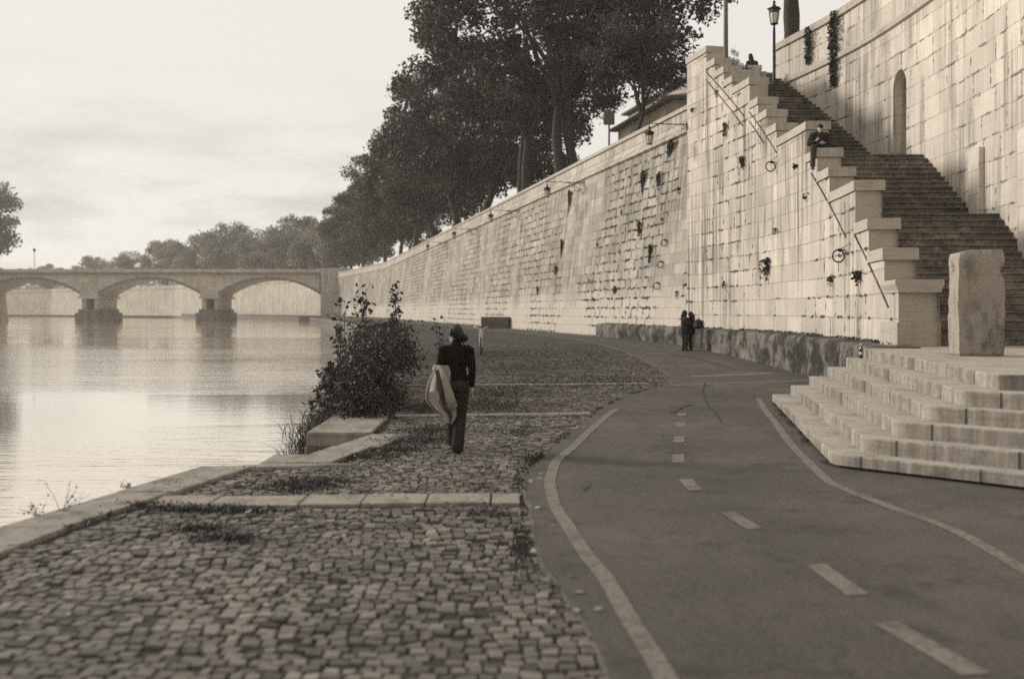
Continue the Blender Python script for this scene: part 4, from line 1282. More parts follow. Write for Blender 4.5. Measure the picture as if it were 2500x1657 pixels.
def build_plants():
    global rng
    rng = np.random.default_rng(5); random.seed(5)
    # tufts of grass in the joints: patches given in the plan
    patches = [(680, 1128, 0.42, 0.36, 900), (730, 1115, 0.35, 0.3, 700), (450, 1178, 0.55, 0.14, 700), (540, 1183, 0.5, 0.12, 500), (460, 1222, 0.28, 0.16, 420), (520, 1245, 0.25, 0.14, 380),
               (960, 1018, 0.5, 0.55, 1300), (920, 1040, 0.35, 0.3, 600), (860, 1055, 0.4, 0.3, 500), (1000, 995, 0.4, 0.6, 900), (985, 945, 0.5, 1.0, 1200), (1120, 940, 1.0, 1.2, 1500), (330, 1168, 0.3, 0.1, 250),
               (1190, 1000, 0.5, 0.5, 300), (1130, 1190, 0.4, 0.14, 260), (1205, 1270, 0.08, 0.8, 400), (1250, 1065, 0.25, 0.35, 400), (1150, 910, 1.0, 2.0, 1500), (1300, 885, 1.4, 2.4, 1600), (1430, 880, 1.0, 2.0, 1300),
               (1200, 855, 1.6, 3.4, 1700), (1330, 840, 2.0, 3.4, 1700), (1130, 820, 2.0, 4.0, 1500), (1260, 812, 2.5, 4.5, 1500), (1060, 800, 2.0, 5, 1000), (1400, 1440, 0.1, 0.7, 160), (400, 1120, 0.2, 0.2, 160)]
    Vs = []
    for px, py, rx, ry, n in patches:
        x, y, z = ground_at(px * 1.05663, py * 1.05663)
        P = np.stack([x + rng.normal(size=n) * rx * 0.55, y + rng.normal(size=n) * ry * 0.55, np.full(n, z)], 1)
        P[:, 2] = [zg(v) + 0.0 for v in P[:, 1]]
        keep = np.array([interp(QE, p[1]) + 0.05 < p[0] < interp(PE, p[1]) + 0.04 for p in P])
        P = P[keep]
        if y > 20: P = P[:len(P) // 3]
        Vs.append(blade_quads(P, 0.04 if y < 20 else 0.045, 1.1, 0.009 if y < 20 else 0.018))
    yy = rng.uniform(20.5, 54, 1500)
    P = np.array([[(SX(y) if y < 43 else 7.56 - 0.22 * (y - 43)) - 0.04 - abs(rng.normal()) * 0.10, y, 1.12] for y in yy])
    P = P[[noise.noise(Vector((0.3, p[1] * 0.9, 4))) > -0.25 for p in P]]
    Vs.append(blade_quads(P, 0.07, 0.8, 0.02))
    # joints along the kerb and the path edge
    for L, o, n in ((QE, 0.58, 900), (PE, -0.03, 1500)):
        yy = rng.uniform(6.5, 24, n)
        nz = np.array([noise.noise(Vector((y * 0.8, o * 9, 0))) for y in yy])
        yy = yy[nz > 0.0]
        P = np.array([[interp(L, y) + o + rng.normal() * 0.04 + (0.42 if (L is QE and 14.8 < y < 19.2) else 0), y, 0.0] for y in yy])
        Vs.append(blade_quads(P, 0.045, 0.9, 0.010))
        yy = rng.uniform(11.8, 19.9, 500); P = np.array([[5.23 - 1.46 * (20 - y) / 8.28 - 0.02 + rng.normal() * 0.04, y, 0.02] for y in yy]); P = P[[noise.noise(Vector((0, p[1] * 1.4, 2))) > 0.0 for p in P]]
    Vs.append(blade_quads(P, 0.05, 1.0, 0.010))
    tag(fast_quads('grass', np.concatenate(Vs), M['grass']), 'dark grass tufts growing between the cobbles', 'grass', kind='stuff')
    # fallen leaves
    n = 700
    yy = 6 + 22 * rng.random(n) ** 1.2
    P = np.array([[rng.uniform(interp(QE, y) + 0.1, interp(PE, y) + 0.25), y, zg(y) + 0.034] for y in yy])
    a = rng.random(n) * 6.28; s = 0.018 + 0.03 * rng.random(n)
    d = np.stack([np.cos(a), np.sin(a), rng.normal(size=n) * 0.25], 1) * s[:, None]; e = np.stack([-np.sin(a), np.cos(a), rng.normal(size=n) * 0.25], 1) * (s * 0.6)[:, None]
    V = np.stack([P - d, P + e, P + d, P - e], 1); V[:, :, 2] = np.maximum(V[:, :, 2], 0.030)
    tag(fast_quads('fallen_leaves', V, M['litter']), 'scattered fallen leaves lying on the cobbles', 'leaves', kind='stuff')
    # the big bush on the quay edge
    t = thing('bush', 'dense dark leafy bush overhanging the quay edge beside the walking woman', 'bush', (-3.0, 20.5, 0))
    C_ = []; 
    for i in range(120):
        y = rng.uniform(17.2, 26.0); q = (y - 17.2) / 8.8
        x = interp(QE, y) + 0.50 + rng.normal() * 0.28
        top = 1.15 + 0.75 * min(1.0, q * 1.5) 
        z = rng.uniform(-0.5, top) 
        C_.append((x - 0.25 * (z < 0.3), y, z - 0.35 * abs(rng.normal()) * (q < 0.2)))
    C_ = np.array(C_)
    idx = rng.integers(0, len(C_), 56000)
    P = C_[idx] + rng.normal(size=(56000, 3)) * np.array([0.17, 0.24, 0.17])
    P = P[P[:, 2] < np.array([1.48 + 0.50 * noise.noise(Vector((p[0] * 2.2, p[1] * 1.3, 0))) for p in P])]
    fast_quads('foliage', leaf_quads(P, 0.058), M['leaf_bush'], t)
    # long shoots reaching out over the water
    LP = []
    for i in range(34):
        m = MB()
        y = rng.uniform(17.0, 22.0); p0 = Vector((interp(QE, y) + 0.1, y, rng.uniform(-0.1, 0.7)))
        p2 = p0 + Vector((-rng.uniform(0.15, 0.65), rng.uniform(-0.4, 0.3), rng.uniform(-0.5, 0.25)))
        mid = p0.lerp(p2, 0.5) + Vector((0, 0, 0.15))
        m.tube([p0, mid, p2], [0.012, 0.008, 0.003], 5, cap=False)
        for k in range(40):
            q = rng.random() ** 0.7
            b = p0.lerp(mid, q * 2) if q < 0.5 else mid.lerp(p2, q * 2 - 1)
            LP.append(np.array(b) + rng.normal(size=3) * 0.06)
        m.build('branch', M['stem'], t)
    fast_quads('shoot_leaves', leaf_quads(np.array(LP), 0.10), M['leaf_bush'], t)
    # reeds drooping to the water below the bush
    n = 1500
    y = rng.uniform(15.2, 19.0, n); P = np.stack([[interp(QE, v) - abs(rng.normal()) * 0.22 for v in y], y, rng.uniform(-0.75, -0.1, n)], 1)
    tag(fast_quads('reeds', np.concatenate([blade_quads(P, 0.30, 1.2, 0.010), blade_quads(P, 0.22, 1.6, 0.010, True)]), M['weed']), 'dark reeds and sedge drooping to the water below the bush', 'reeds', kind='stuff')
    # tall weeds standing up behind the bush
    def weed(x, y, h, n, lab, spread=0.25):
        tt = thing('tall_weed', lab, 'plant', (x, y, zg(y)), 'tall weeds behind the bush')
        m = MB(); LP = []
        for k in range(3):
            p1 = Vector((x + rng.normal() * spread, y + rng.normal() * spread, zg(y) + h * rng.uniform(0.8, 1.0)))
            m.tube([(x, y, zg(y)), Vector((x, y, zg(y))).lerp(p1, 0.5) + Vector((0.04, 0, 0)), p1], [0.018, 0.012, 0.004], 5, cap=False)
            for q in range(n):
                w = 0.2 + 0.8 * rng.random()
                c = Vector((x, y, zg(y))).lerp(p1, round(w * 7) / 7)
                LP.append(np.array(c) + rng.normal(size=3) * np.array([0.10, 0.10, 0.06]))
        m.build('stem', M['stem'], tt)
        fast_quads('foliage', leaf_quads(np.array(LP), 0.13), M['weed'], tt)
    for px, top, Y, n, lab in ((886, 693, 27.5, 90, 'tall weed standing above the left half of the bush'), (975, 690, 30, 80, 'tall weed standing above the right half of the bush'),
                               (828, 728, 25.5, 60, 'short weed with a round top at the left of the bush'), (955, 755, 26.5, 70, 'round leafy weed just over the middle of the bush'), (1075, 768, 36, 26, 'small leafy weed standing alone right of the bush')):
        X = (px - CX) / F * Y
        weed(X, Y, CZ + (HY - top) / F * Y - zg(Y), int(n * 0.6), lab, 0.13)
    # sprigs at the water edge
    for px, py, h, lab in ((150, 1255, 0.30, 'wispy dry sprig on the quay edge, largest of three'), (92, 1265, 0.16, 'thin dry sprig on the quay edge nearest the left border'), (313, 1198, 0.10, 'tiny sprig on the quay edge farthest along the kerb')):
        x, y, z = ground_at(px, py)
        tt = thing('sprig', lab, 'plant', (x, y, 0), 'dry sprigs on the quay edge')
        m = MB(); LP = []
        for k in range(7):
            tip = Vector((x + rng.normal() * 0.5 * h, y + rng.normal() * 0.25 * h, h * rng.uniform(0.5, 1.0)))
            m.tube([(x, y, 0.0), Vector((x, y, 0)).lerp(tip, 0.5) + Vector((0.01, 0, 0.02)), tip], [0.003, 0.002, 0.0012], 4, cap=False)
            for q in range(5):
                LP.append(np.array(Vector((x, y, 0)).lerp(tip, rng.uniform(0.4, 1))) + rng.normal(size=3) * 0.012)
        m.build('stem', M['stem'], tt)
        fast_quads('foliage', leaf_quads(np.array(LP), 0.022), M['grass'], tt)
    # plants rooted in the walls
    def wall_tuft(fn, px, py, w, h, lab, group=None, slant=0.0, n=None):
        c = fn(px, py)
        tt = thing('wall_plant', lab, 'plant', c, group)
        n = n or int(60 + 420 * w * h)
        ns = max(3, int(6 * w + 3))
        st = rng.integers(0, ns, n)                      # hanging strands of unequal length
        so = rng.normal(size=ns) * w * 0.26; sl_ = 0.25 + 0.75 * rng.random(ns) ** 1.2; sw = 0.04 + 0.07 * rng.random(ns)
        v = rng.random(n) ** 1.5 * sl_[st]
        P = np.stack([-0.03 - 0.08 * rng.random(n), so[st] + rng.normal(size=n) * sw[st] + slant * v * h, h * 0.5 - v * h + rng.normal(size=n) * 0.04], 1)
        P += np.array(c)
        fast_quads('foliage', leaf_quads(P, 0.085), M['weed'], tt)
    big = [(on_main_wall, 1640, 392, 1.7, 1.75, 'large dark creeper high on the long wall, just below the hanging lantern', 1.0),
           (on_main_wall, 1574, 468, 1.3, 2.0, 'tall dark creeper on the long wall, left of the one under the lantern', 0.25),
           (on_main_wall, 1610, 448, 0.8, 0.9, 'small dark creeper between the two large ones under the lantern', 0.3),
           (on_main_wall, 1392, 505, 1.0, 2.0, 'narrow upright creeper under the second bracket lantern', 0.15),
           (on_main_wall, 1564, 572, 0.8, 1.2, 'dark tuft midway up the long wall, above left of the three rings', 0.2),
           (on_main_wall, 1590, 628, 0.8, 1.1, 'dark tuft on the long wall beside the middle iron ring', 0.2),
           (on_main_wall, 1373, 612, 0.9, 1.35, 'dark tuft midway on the long wall, below the narrow creeper', 0.2),
           (on_main_wall, 1358, 668, 0.8, 0.95, 'dark tuft on the long wall, lower than the one below the narrow creeper', 0.1),
           (on_main_wall, 1314, 716, 0.6, 0.75, 'dark tuft low on the long wall above the concrete block', 0.1),
           (on_main_wall, 1504, 716, 0.6, 0.6, 'dark tuft low on the long wall above the end of the ledge', 0.1),
           (on_stair_wall, 1874, 660, 0.75, 0.75, 'largest dark weed clump low on the stair wall', 0.1),
           (on_stair_wall, 2101, 686, 0.45, 0.42, 'spreading dark weed on the stair wall left of the lowest pedestal', 0.0),
           (on_stair_wall, 1772, 325, 0.35, 0.65, 'upright dark weed high on the stair wall', 0.0),
           (on_stair_wall, 1815, 403, 0.45, 0.55, 'dark weed on the stair wall left of the upper iron ring', 0.0)]
    for fn, px, py, w, h, lab, sl in big:
        wall_tuft(fn, px, py, w, h, lab, 'weeds growing on the walls', sl)
    small = [(on_stair_wall, 1945, 413), (on_stair_wall, 1752, 230), (on_stair_wall, 1694, 275), (on_stair_wall, 1972, 490), (on_stair_wall, 2028, 697), (on_stair_wall, 1898, 575), (on_stair_wall, 1770, 700),
             (on_main_wall, 1660, 470), (on_main_wall, 1620, 540), (on_main_wall, 1460, 600), (on_main_wall, 1440, 690), (on_main_wall, 1520, 520), (on_main_wall, 1260, 600), (on_main_wall, 1450, 735), (on_main_wall, 1655, 722)]
    for fn, px, py in small:
        wall_tuft(fn, px, py, rng.uniform(0.22, 0.4), rng.uniform(0.22, 0.45), 'small dark weed tuft rooted in a joint of the tall walls', 'small weed tufts in the wall joints', 0.1, int(rng.uniform(14, 34)))
    # creepers hanging on the high right wall
    for px, py, w, h, lab in ((2040, 120, 1.1, 2.9, 'long hanging creeper on the high right wall'), (1978, 112, 0.8, 1.5, 'short hanging creeper on the high right wall, left of the long one')):
        Y = ray_solve(px, lambda y: SX(y) + 4.15, 15, 50)
        c = Vector((SX(Y) + 4.15, Y, CZ + (HY - py) / F * Y))
        tt = thing('wall_plant', lab, 'plant', c, 'creepers on the high right wall')
        n = int(420 * w * h); v = rng.random(n)
        P = np.stack([-0.05 - 0.12 * rng.random(n), rng.normal(size=n) * w * 0.32 * (1 - 0.65 * v) * (0.5 + 0.5 * np.minimum(1, v * 5)), h * 0.5 - v * h], 1) + np.array(c)
        fast_quads('foliage', leaf_quads(P, 0.105), M['leaf_bush'], tt)

# ------------------------------------------------------------------ street furniture
def lantern_at(m_iron, m_glass, m_cap, c, s=1.0):
    """hexagonal hanging lantern with its top ring at c"""
    x, y, z = c
    m_iron.lathe((x, y, z - 0.30 * s), [(0.015 * s, 0.30 * s), (0.012 * s, 0.2 * s), (0.05 * s, 0.17 * s), (0.05 * s, 0.12 * s), (0.02 * s, 0.1 * s), (0.06 * s, 0.06 * s), (0.07 * s, 0.0)][::-1], 8)
    m_cap.lathe((x, y, z - 0.52 * s), [(0.17 * s, 0.0), (0.19 * s, 0.1 * s), (0.24 * s, 0.14 * s), (0.235 * s, 0.16 * s), (0.08 * s, 0.225 * s)], 6)
    zt, zb = z - 0.52 * s, z - 0.86 * s
    m_glass.lathe((x, y, zb), [(0.105 * s, 0), (0.16 * s, zt - zb)], 6)
    for k in range(6):
        t = 2 * math.pi * k / 6
        m_iron.tube([(x + 0.115 * s * math.cos(t), y + 0.115 * s * math.sin(t), zb), (x + 0.172 * s * math.cos(t), y + 0.172 * s * math.sin(t), zt)], 0.010 * s, 5)
    m_iron.lathe((x, y, zb - 0.05 * s), [(0.06 * s, 0), (0.13 * s, 0.02 * s), (0.135 * s, 0.052 * s)], 6)

def build_lamps():
    # wall brackets: the first on the stair wall corner, then at even distances along the long wall
    labs = ['black iron lantern hanging from a bracket on the corner of the stair wall', 'second bracket lantern from the stair corner, with a scrolled arm', 'third bracket lantern along the long wall from the stair corner',
            'fourth bracket lantern along the long wall from the stair corner', 'fifth bracket lantern along the long wall, small with distance']
    p0 = Vector((SX(43.0), 43.02, CZ + (HY - 304) / F * 43.0))
    protos = None
    for i in range(5):
        if i == 0:
            root = p0; arm = 1.62
        else:
            Y = 43 + 18.2 * i
            if i == 1: Y = 61.5
            if i == 2: Y = 79
            if i == 3: Y = 97
            if i == 4: Y = 116
            root = Vector((TX(Y) - 0.22, Y, 9.75)); arm = 2.3
        t = thing('wall_lantern', labs[i], 'lantern', root, 'bracket lanterns along the walls')
        end = root + Vector((-arm, 0, 0.05))
        m = MB()
        m.tube([root, root + Vector((-0.4, 0, 0.0)), end + Vector((-0.1, 0, 0))], [0.034, 0.026, 0.018], 8)
        m.tube([end + Vector((0, 0, 0.0)), end + Vector((0, 0, 0.16))], 0.014, 6)
        m.torus(root + Vector((-0.17, 0, -0.13)), (0, 1, 0), 0.075, 0.015, 20, 6)
        if i:
            m.torus(root + Vector((-0.42, 0, -0.30)), (0, 1, 0), 0.24, 0.022, 22, 6, (0.2, 5.2))
            m.torus(root + Vector((-0.85, 0, -0.16)), (0, 1, 0), 0.13, 0.018, 20, 6, (0.0, 5.0))
            m.tube([root + Vector((0, 0, -0.75)), root + Vector((-0.3, 0, -0.45)), root + Vector((-0.8, 0, -0.08)), root + Vector((-1.15, 0, 0.0))], 0.018, 6)
        m.box(root.x - 0.03, root.y - 0.07, root.z - 0.25, root.x + 0.02, root.y + 0.07, root.z + 0.09)
        m.build('bracket', M['iron'], t)
        mi, mg, mc = MB(), MB(), MB()
        lantern_at(mi, mg, mc, end + Vector((0.0, 0, -0.02)), 1.0 if i == 0 else 1.05)
        lan = mi.build('lantern_frame', M['iron'], t)
        mg.build('glass', M['glass'], lan)
        mc.build('hood', M['iron'], lan)
    # post lamp on the stairs
    Y = PED[8][0] + 1.6
    X = (1896 - CX) / F * Y
    X = (1890 - CX) / F * Y
    zs = [s for s in STEPS if s[0] <= Y][-1][1]
    t = thing('lamp_post', 'slender black lamp post with a lantern standing on the stairs', 'lamp post', (X, Y, zs))
    m = MB()
    m.lathe((X, Y, zs), [(0.17, 0), (0.17, 0.12), (0.11, 0.2), (0.10, 0.9), (0.075, 1.0), (0.06, 2.2), (0.05, 4.3)], 12)
    zt = CZ + (HY - 58) / F * Y
    m.tube([(X, Y, zs + 4.2), (X, Y, zt)], [0.05, 0.035], 10)
    m.build('post', M['iron'], t, smooth=True)
    mi, mg, mc = MB(), MB(), MB()
    lantern_at(mi, mg, mc, (X, Y, zt + 0.95), 1.1)
    lan = mi.build('lantern_frame', M['iron'], t); mg.build('glass', M['glass'], lan); mc.build('hood', M['iron'], lan)
    # tall plain mast behind the top of the wall
    Y = 49.0; X = (1772 - CX) / F * Y
    t = thing('lamp_mast', 'tall grey mast rising behind the topmost pedestal', 'lamp post', (X, Y, 11.9))
    m = MB(); m.lathe((X, Y, 11.9), [(0.22, 0), (0.2, 0.3), (0.15, 0.5), (0.13, 1.2), (0.11, 4), (0.085, 9.5)], 12); m.build('pole', M['post'], t, smooth=True)
    m = MB(); m.tube([(X, Y, 21.3), (X - 0.3, Y, 21.9), (X - 1.4, Y, 22.1)], [0.06, 0.05, 0.04], 8); m.box(X - 2.0, Y - 0.14, 22.0, X - 1.3, Y + 0.14, 22.18); m.build('lamp_head', M['post'], t)
    # sign box on a post over the parapet
    Y = 66.0; X = (1487 - CX) / F * Y
    t = thing('signpost', 'grey box sign on a post behind the parapet, left of the young tree', 'sign', (X, Y, 10.2))
    m = MB(); m.lathe((X, Y, 10.2), [(0.09, 0), (0.075, 0.3), (0.06, 5.0)], 10); m.build('post', M['post'], t)
    m = MB(); m.box(X - 0.36, Y - 0.13, 14.15, X + 0.36, Y + 0.13, 15.05); m.build('sign_box', M['post'], t, bevel=0.05)
    m = MB(); m.box(X - 0.28, Y - 0.16, 14.25, X + 0.28, Y - 0.131, 14.95); m.build('sign_face', M['concrete'], t)

def build_rings():
    specs = [(on_stair_wall, 1881, 407, 0.165, 'large iron ring high on the stair wall, below the seated man'), (on_stair_wall, 2047, 625, 0.165, 'large iron ring low on the stair wall beside the raked moulding'),
             (on_main_wall, 1621, 593, 0.15, 'upper of three iron rings on the long wall'), (on_main_wall, 1612, 646, 0.15, 'middle of three iron rings on the long wall'), (on_main_wall, 1603, 698, 0.15, 'lowest of three iron rings on the long wall')]
    for i, (fn, px, py, r, lab) in enumerate(specs):
        c = fn(px, py, r + 0.02)
        t = thing('mooring_ring', lab, 'mooring ring', c, 'iron mooring rings on the walls')
        m = MB(); m.torus(c, (0.15, -1.0, 0.0), r, 0.021, 28, 8); m.build('ring', M['iron'], t, smooth=True)
        m = MB()
        top = c + Vector((0.02, 0.05, r * 0.98))
        m.tube([top + Vector((-0.06, 0.0, 0)), top + Vector((r + 0.12, 0.02, 0.0))], 0.022, 8)
        m.lathe((top.x + 0.03, top.y, top.z - 0.05), [(0.02, 0), (0.045, 0.02), (0.045, 0.08), (0.02, 0.1)], 8)
        if i < 2:
            m.tube([top, top + Vector((0.02, -0.15, 0.02)), top + Vector((0.05, -0.75, 0.13))], [0.014, 0.012, 0.006], 6)
        m.build('staple', M['iron_rust'], t)

# ------------------------------------------------------------------ people
def blob(name, prims, mat, parent, voxel=0.014, smooth=5):
    """capsules and ellipsoids fused into one continuous skin"""
    bm = bmesh.new()
    for p in prims:
        if p[0] == 'e':
            _, c, r = p[:3]
            mt = Matrix.Translation(Vector(c)) @ (p[3].to_4x4() if len(p) > 3 else Matrix.Identity(4)) @ Matrix.Diagonal((r[0], r[1], r[2], 1))
            bmesh.ops.create_icosphere(bm, subdivisions=3, radius=1.0, matrix=mt)
        else:
            _, a, b, ra, rb = p
            a, b = Vector(a), Vector(b)
            n = max(2, int((b - a).length / max(0.012, min(ra, rb) * 0.35)))
            for i in range(n + 1):
                t = i / n
                bmesh.ops.create_icosphere(bm, subdivisions=2, radius=ra + (rb - ra) * t, matrix=Matrix.Translation(a.lerp(b, t)))
    me = bpy.data.meshes.new(name + '_tmp'); bm.to_mesh(me); bm.free()
    o = bpy.data.objects.new(name + '_tmp', me); COL.objects.link(o)
    md = o.modifiers.new('r', 'REMESH'); md.mode = 'VOXEL'; md.voxel_size = voxel
    if smooth:
        ms = o.modifiers.new('s', 'SMOOTH'); ms.factor = 0.5; ms.iterations = smooth
    dg = bpy.context.evaluated_depsgraph_get()
    res = bpy.data.meshes.new_from_object(o.evaluated_get(dg))
    bpy.data.objects.remove(o); bpy.data.meshes.remove(me)
    res.name = name
    res.polygons.foreach_set('use_smooth', [True] * len(res.polygons))
    off = wloc(parent) if parent is not None else Vector((0, 0, 0))
    res.transform(Matrix.Translation(-off))
    res.update()
    return link(name, res, mat, parent)

def hand_prims(wrist, d, side, curl=0.5, s=1.0):
    """palm, four fingers of different lengths and a thumb; d = direction of the hand, side = thumb side"""
    d = Vector(d).normalized(); side = Vector(side).normalized(); side = (side - d * side.dot(d)).normalized()
    nrm = d.cross(side).normalized()
    w = Vector(wrist); P = []
    palm = w + d * 0.085 * s
    P.append(('c', w, w + d * 0.03 * s, 0.024 * s, 0.027 * s))
    for k in (-1.0, -0.33, 0.33, 1.0):
        P.append(('c', w + d * 0.02 * s + side * k * 0.018 * s, palm + side * k * 0.029 * s, 0.014 * s, 0.013 * s))
    for k, L in ((1.0, 0.066), (0.33, 0.076), (-0.33, 0.070), (-1.0, 0.054)):
        b0 = palm + side * k * 0.029 * s
        d1 = (d + nrm * curl * 0.6).normalized(); d2 = (d + nrm * curl * 1.6).normalized()
        b1 = b0 + d1 * L * 0.5 * s; b2 = b1 + d2 * L * 0.55 * s
        P.append(('c', b0, b1, 0.0095 * s, 0.009 * s)); P.append(('c', b1, b2, 0.009 * s, 0.0078 * s))
    t0 = w + d * 0.035 * s + side * 0.028 * s
    t1 = t0 + (d * 0.6 + side * 0.7 + nrm * 0.3).normalized() * 0.036 * s
    t2 = t1 + (d * 0.9 + side * 0.15 + nrm * 0.45).normalized() * 0.032 * s
    P.append(('c', t0, t1, 0.0125 * s, 0.011 * s)); P.append(('c', t1, t2, 0.011 * s, 0.009 * s))
    return P

def head_prims(c, yaw=0.0, pitch=0.0, s=1.0):
    """skull, jaw, nose, brows, lips, ears and neck stub; the face looks along +Y before yaw"""
    rot = Matrix.Rotation(yaw, 3, 'Z') @ Matrix.Rotation(pitch, 3, 'X')
    q = lambda x, y, z: Vector(c) + rot @ Vector((x, y, z)) * s
    P = [('e', q(0, -0.012, 0.018), (0.076 * s, 0.094 * s, 0.098 * s), rot), ('e', q(0, 0.030, -0.050), (0.056 * s, 0.060 * s, 0.066 * s), rot), ('e', q(0, 0.060, -0.098), (0.026 * s, 0.024 * s, 0.020 * s), rot),
         ('c', q(0, 0.083, 0.012), q(0, 0.104, -0.030), 0.010 * s, 0.014 * s), ('e', q(0, 0.080, -0.066), (0.024 * s, 0.012 * s, 0.009 * s), rot), ('e', q(0.030, 0.076, 0.020), (0.026 * s, 0.012 * s, 0.008 * s), rot),
         ('e', q(-0.030, 0.076, 0.020), (0.026 * s, 0.012 * s, 0.008 * s), rot), ('e', q(0.079, -0.008, -0.016), (0.012 * s, 0.020 * s, 0.030 * s), rot), ('e', q(-0.079, -0.008, -0.016), (0.012 * s, 0.020 * s, 0.030 * s), rot)]
    eyes = [('e', q(0.030, 0.080, 0.000), (0.014 * s, 0.010 * s, 0.008 * s), rot), ('e', q(-0.030, 0.080, 0.000), (0.014 * s, 0.010 * s, 0.008 * s), rot)]
    return P, eyes, q

def build_woman():
    fx, fy, _ = ground_at(1114, 1104)
    t = thing('person', 'woman in black top walking away over the cobbles with a coat on her arm', 'person', (fx, fy, 0.0))
    B = Vector((fx, fy, 0.012))
    v = lambda x, y, z: B + Vector((x, y, z))
    hp, eyes, q = head_prims(v(-0.01, 0.03, 1.535), R(48), R(-4), 1.0)
    body = hp + [('c', v(0, 0.0, 1.34), v(0, 0.03, 1.47), 0.062, 0.052)]
    body += [('c', v(-0.15, 0, 1.335), v(0.15, 0, 1.335), 0.06, 0.06), ('c', v(-0.04, 0, 1.28), v(-0.03, 0, 1.02), 0.075, 0.075), ('c', v(0.04, 0, 1.28), v(0.03, 0, 1.02), 0.075, 0.075), ('c', v(0, 0, 1.0), v(0.01, 0, 0.86), 0.085, 0.09)]
    # arms
    lsh, lel, lwr = v(-0.178, 0, 1.325), v(-0.225, -0.03, 1.06), v(-0.13, 0.21, 1.04)
    rsh, rel, rwr = v(0.178, 0, 1.325), v(0.212, -0.04, 1.065), v(0.205, 0.03, 0.845)
    body += [('c', lsh, lel, 0.043, 0.036), ('c', lel, lwr, 0.036, 0.026), ('c', rsh, rel, 0.043, 0.036), ('c', rel, rwr, 0.036, 0.026)]
    body += hand_prims(lwr, (0.4, 0.8, -0.25), (0, 0, 1), 0.5) + hand_prims(rwr, (0.0, 0.12, -1), (0, 1, 0), 0.35)
    # legs: left leg ahead, right leg planted behind
    lh, lk, la = v(-0.075, 0.0, 0.86), v(-0.068, 0.24, 0.47), v(-0.062, 0.40, 0.075)
    rh, rk, ra = v(0.078, 0.0, 0.86), v(0.056, -0.02, 0.45), v(0.018, -0.10, 0.075)
    body += [('c', lh, lk, 0.085, 0.055), ('c', lk, la, 0.055, 0.038), ('c', rh, rk, 0.085, 0.055), ('c', rk, ra, 0.055, 0.038)]
    blob('body', body, M['skin'], t, 0.010, 4)
    blob('eyes', eyes, M['hair'], t, 0.004, 0)
    top = [('e', v(0, 0.0, 1.30), (0.155, 0.098, 0.095)), ('c', v(-0.15, 0, 1.335), v(0.15, 0, 1.335), 0.071, 0.071), ('e', v(0, 0, 1.20), (0.155, 0.108, 0.17)), ('e', v(0, 0, 1.05), (0.135, 0.102, 0.17)), ('e', v(0, 0, 0.96), (0.160, 0.118, 0.11)),
           ('c', v(0, 0.0, 1.36), v(0, 0.026, 1.445), 0.078, 0.066), ('c', lsh, lel, 0.064, 0.054), ('c', lel, lwr, 0.054, 0.040), ('c', rsh, rel, 0.064, 0.052), ('c', rel, v(0.207, 0.02, 0.87), 0.052, 0.038)]
    blob('jumper', top, M['black_knit'], t, 0.012, 4)
    tr = [('e', v(0, 0, 0.90), (0.158, 0.122, 0.11)), ('e', v(-0.065, -0.025, 0.85), (0.098, 0.115, 0.11)), ('e', v(0.07, -0.025, 0.85), (0.098, 0.115, 0.11)),
          ('c', lh, lk, 0.105, 0.074), ('c', lk, la + Vector((0, 0, 0.01)), 0.074, 0.088), ('c', rh, rk, 0.105, 0.080), ('c', rk, ra + Vector((0, 0, 0.0)), 0.080, 0.092)]
    blob('trousers', tr, M['denim'], t, 0.012, 4)
    for a, dr, lift in ((la, (0, 1, 0), 0.0), (ra, (-0.05, 1, 0), 0.0)):
        sh = [('c', a + Vector((0, -0.035, -0.045)), a + Vector((0, 0.10, -0.052)), 0.042, 0.040), ('c', a + Vector((0, 0.10, -0.055)), a + Vector((0, 0.165, -0.058)), 0.040, 0.028), ('c', a + Vector((0, -0.03, -0.06)), a + Vector((0, -0.03, -0.035)), 0.035, 0.04)]
        blob('shoe', sh, M['shoe'], t, 0.008, 3)
    # hair gathered into a low knot at the right, loose strands
    hair = [('e', q(0, -0.016, 0.032), (0.090, 0.105, 0.102)), ('e', q(0.01, -0.070, -0.02), (0.072, 0.050, 0.070)), ('e', q(-0.076, 0.01, 0.03), (0.026, 0.06, 0.055)), ('e', q(0.076, 0.0, 0.02), (0.03, 0.07, 0.07)),
            ('e', q(0.070, -0.098, -0.050), (0.046, 0.044, 0.046)), ('c', q(-0.02, -0.10, 0.0), q(0.06, -0.12, -0.03), 0.02, 0.02), ('c', q(0.10, -0.09, -0.03), q(0.125, -0.10, -0.005), 0.014, 0.006), ('c', q(0.09, -0.11, -0.07), q(0.11, -0.12, -0.115), 0.012, 0.005), ('c', q(-0.07, 0.02, -0.02), q(-0.078, 0.035, -0.075), 0.012, 0.005), ('c', q(0.02, -0.02, 0.13), q(0.05, -0.03, 0.142), 0.012, 0.005), ('c', q(0.09, -0.07, -0.04), q(0.105, -0.05, -0.10), 0.03, 0.012), ('c', q(0.03, -0.09, -0.06), q(0.05, -0.085, -0.12), 0.03, 0.012)]
    blob('hair', hair, M['hair'], t, 0.009, 2)
    # the coat over the left forearm
    ct = thing('coat', 'pale wool coat draped over the arm of the walking woman', 'coat', lel)
    edge = [(1.135, -0.235, -0.115), (1.08, -0.275, -0.075), (0.98, -0.335, -0.06), (0.88, -0.375, -0.05), (0.78, -0.402, -0.035), (0.70, -0.405, -0.02), (0.62, -0.375, -0.01), (0.55, -0.31, 0.0), (0.48, -0.21, 0.0), (0.42, -0.15, -0.03), (0.38, -0.12, -0.06)]
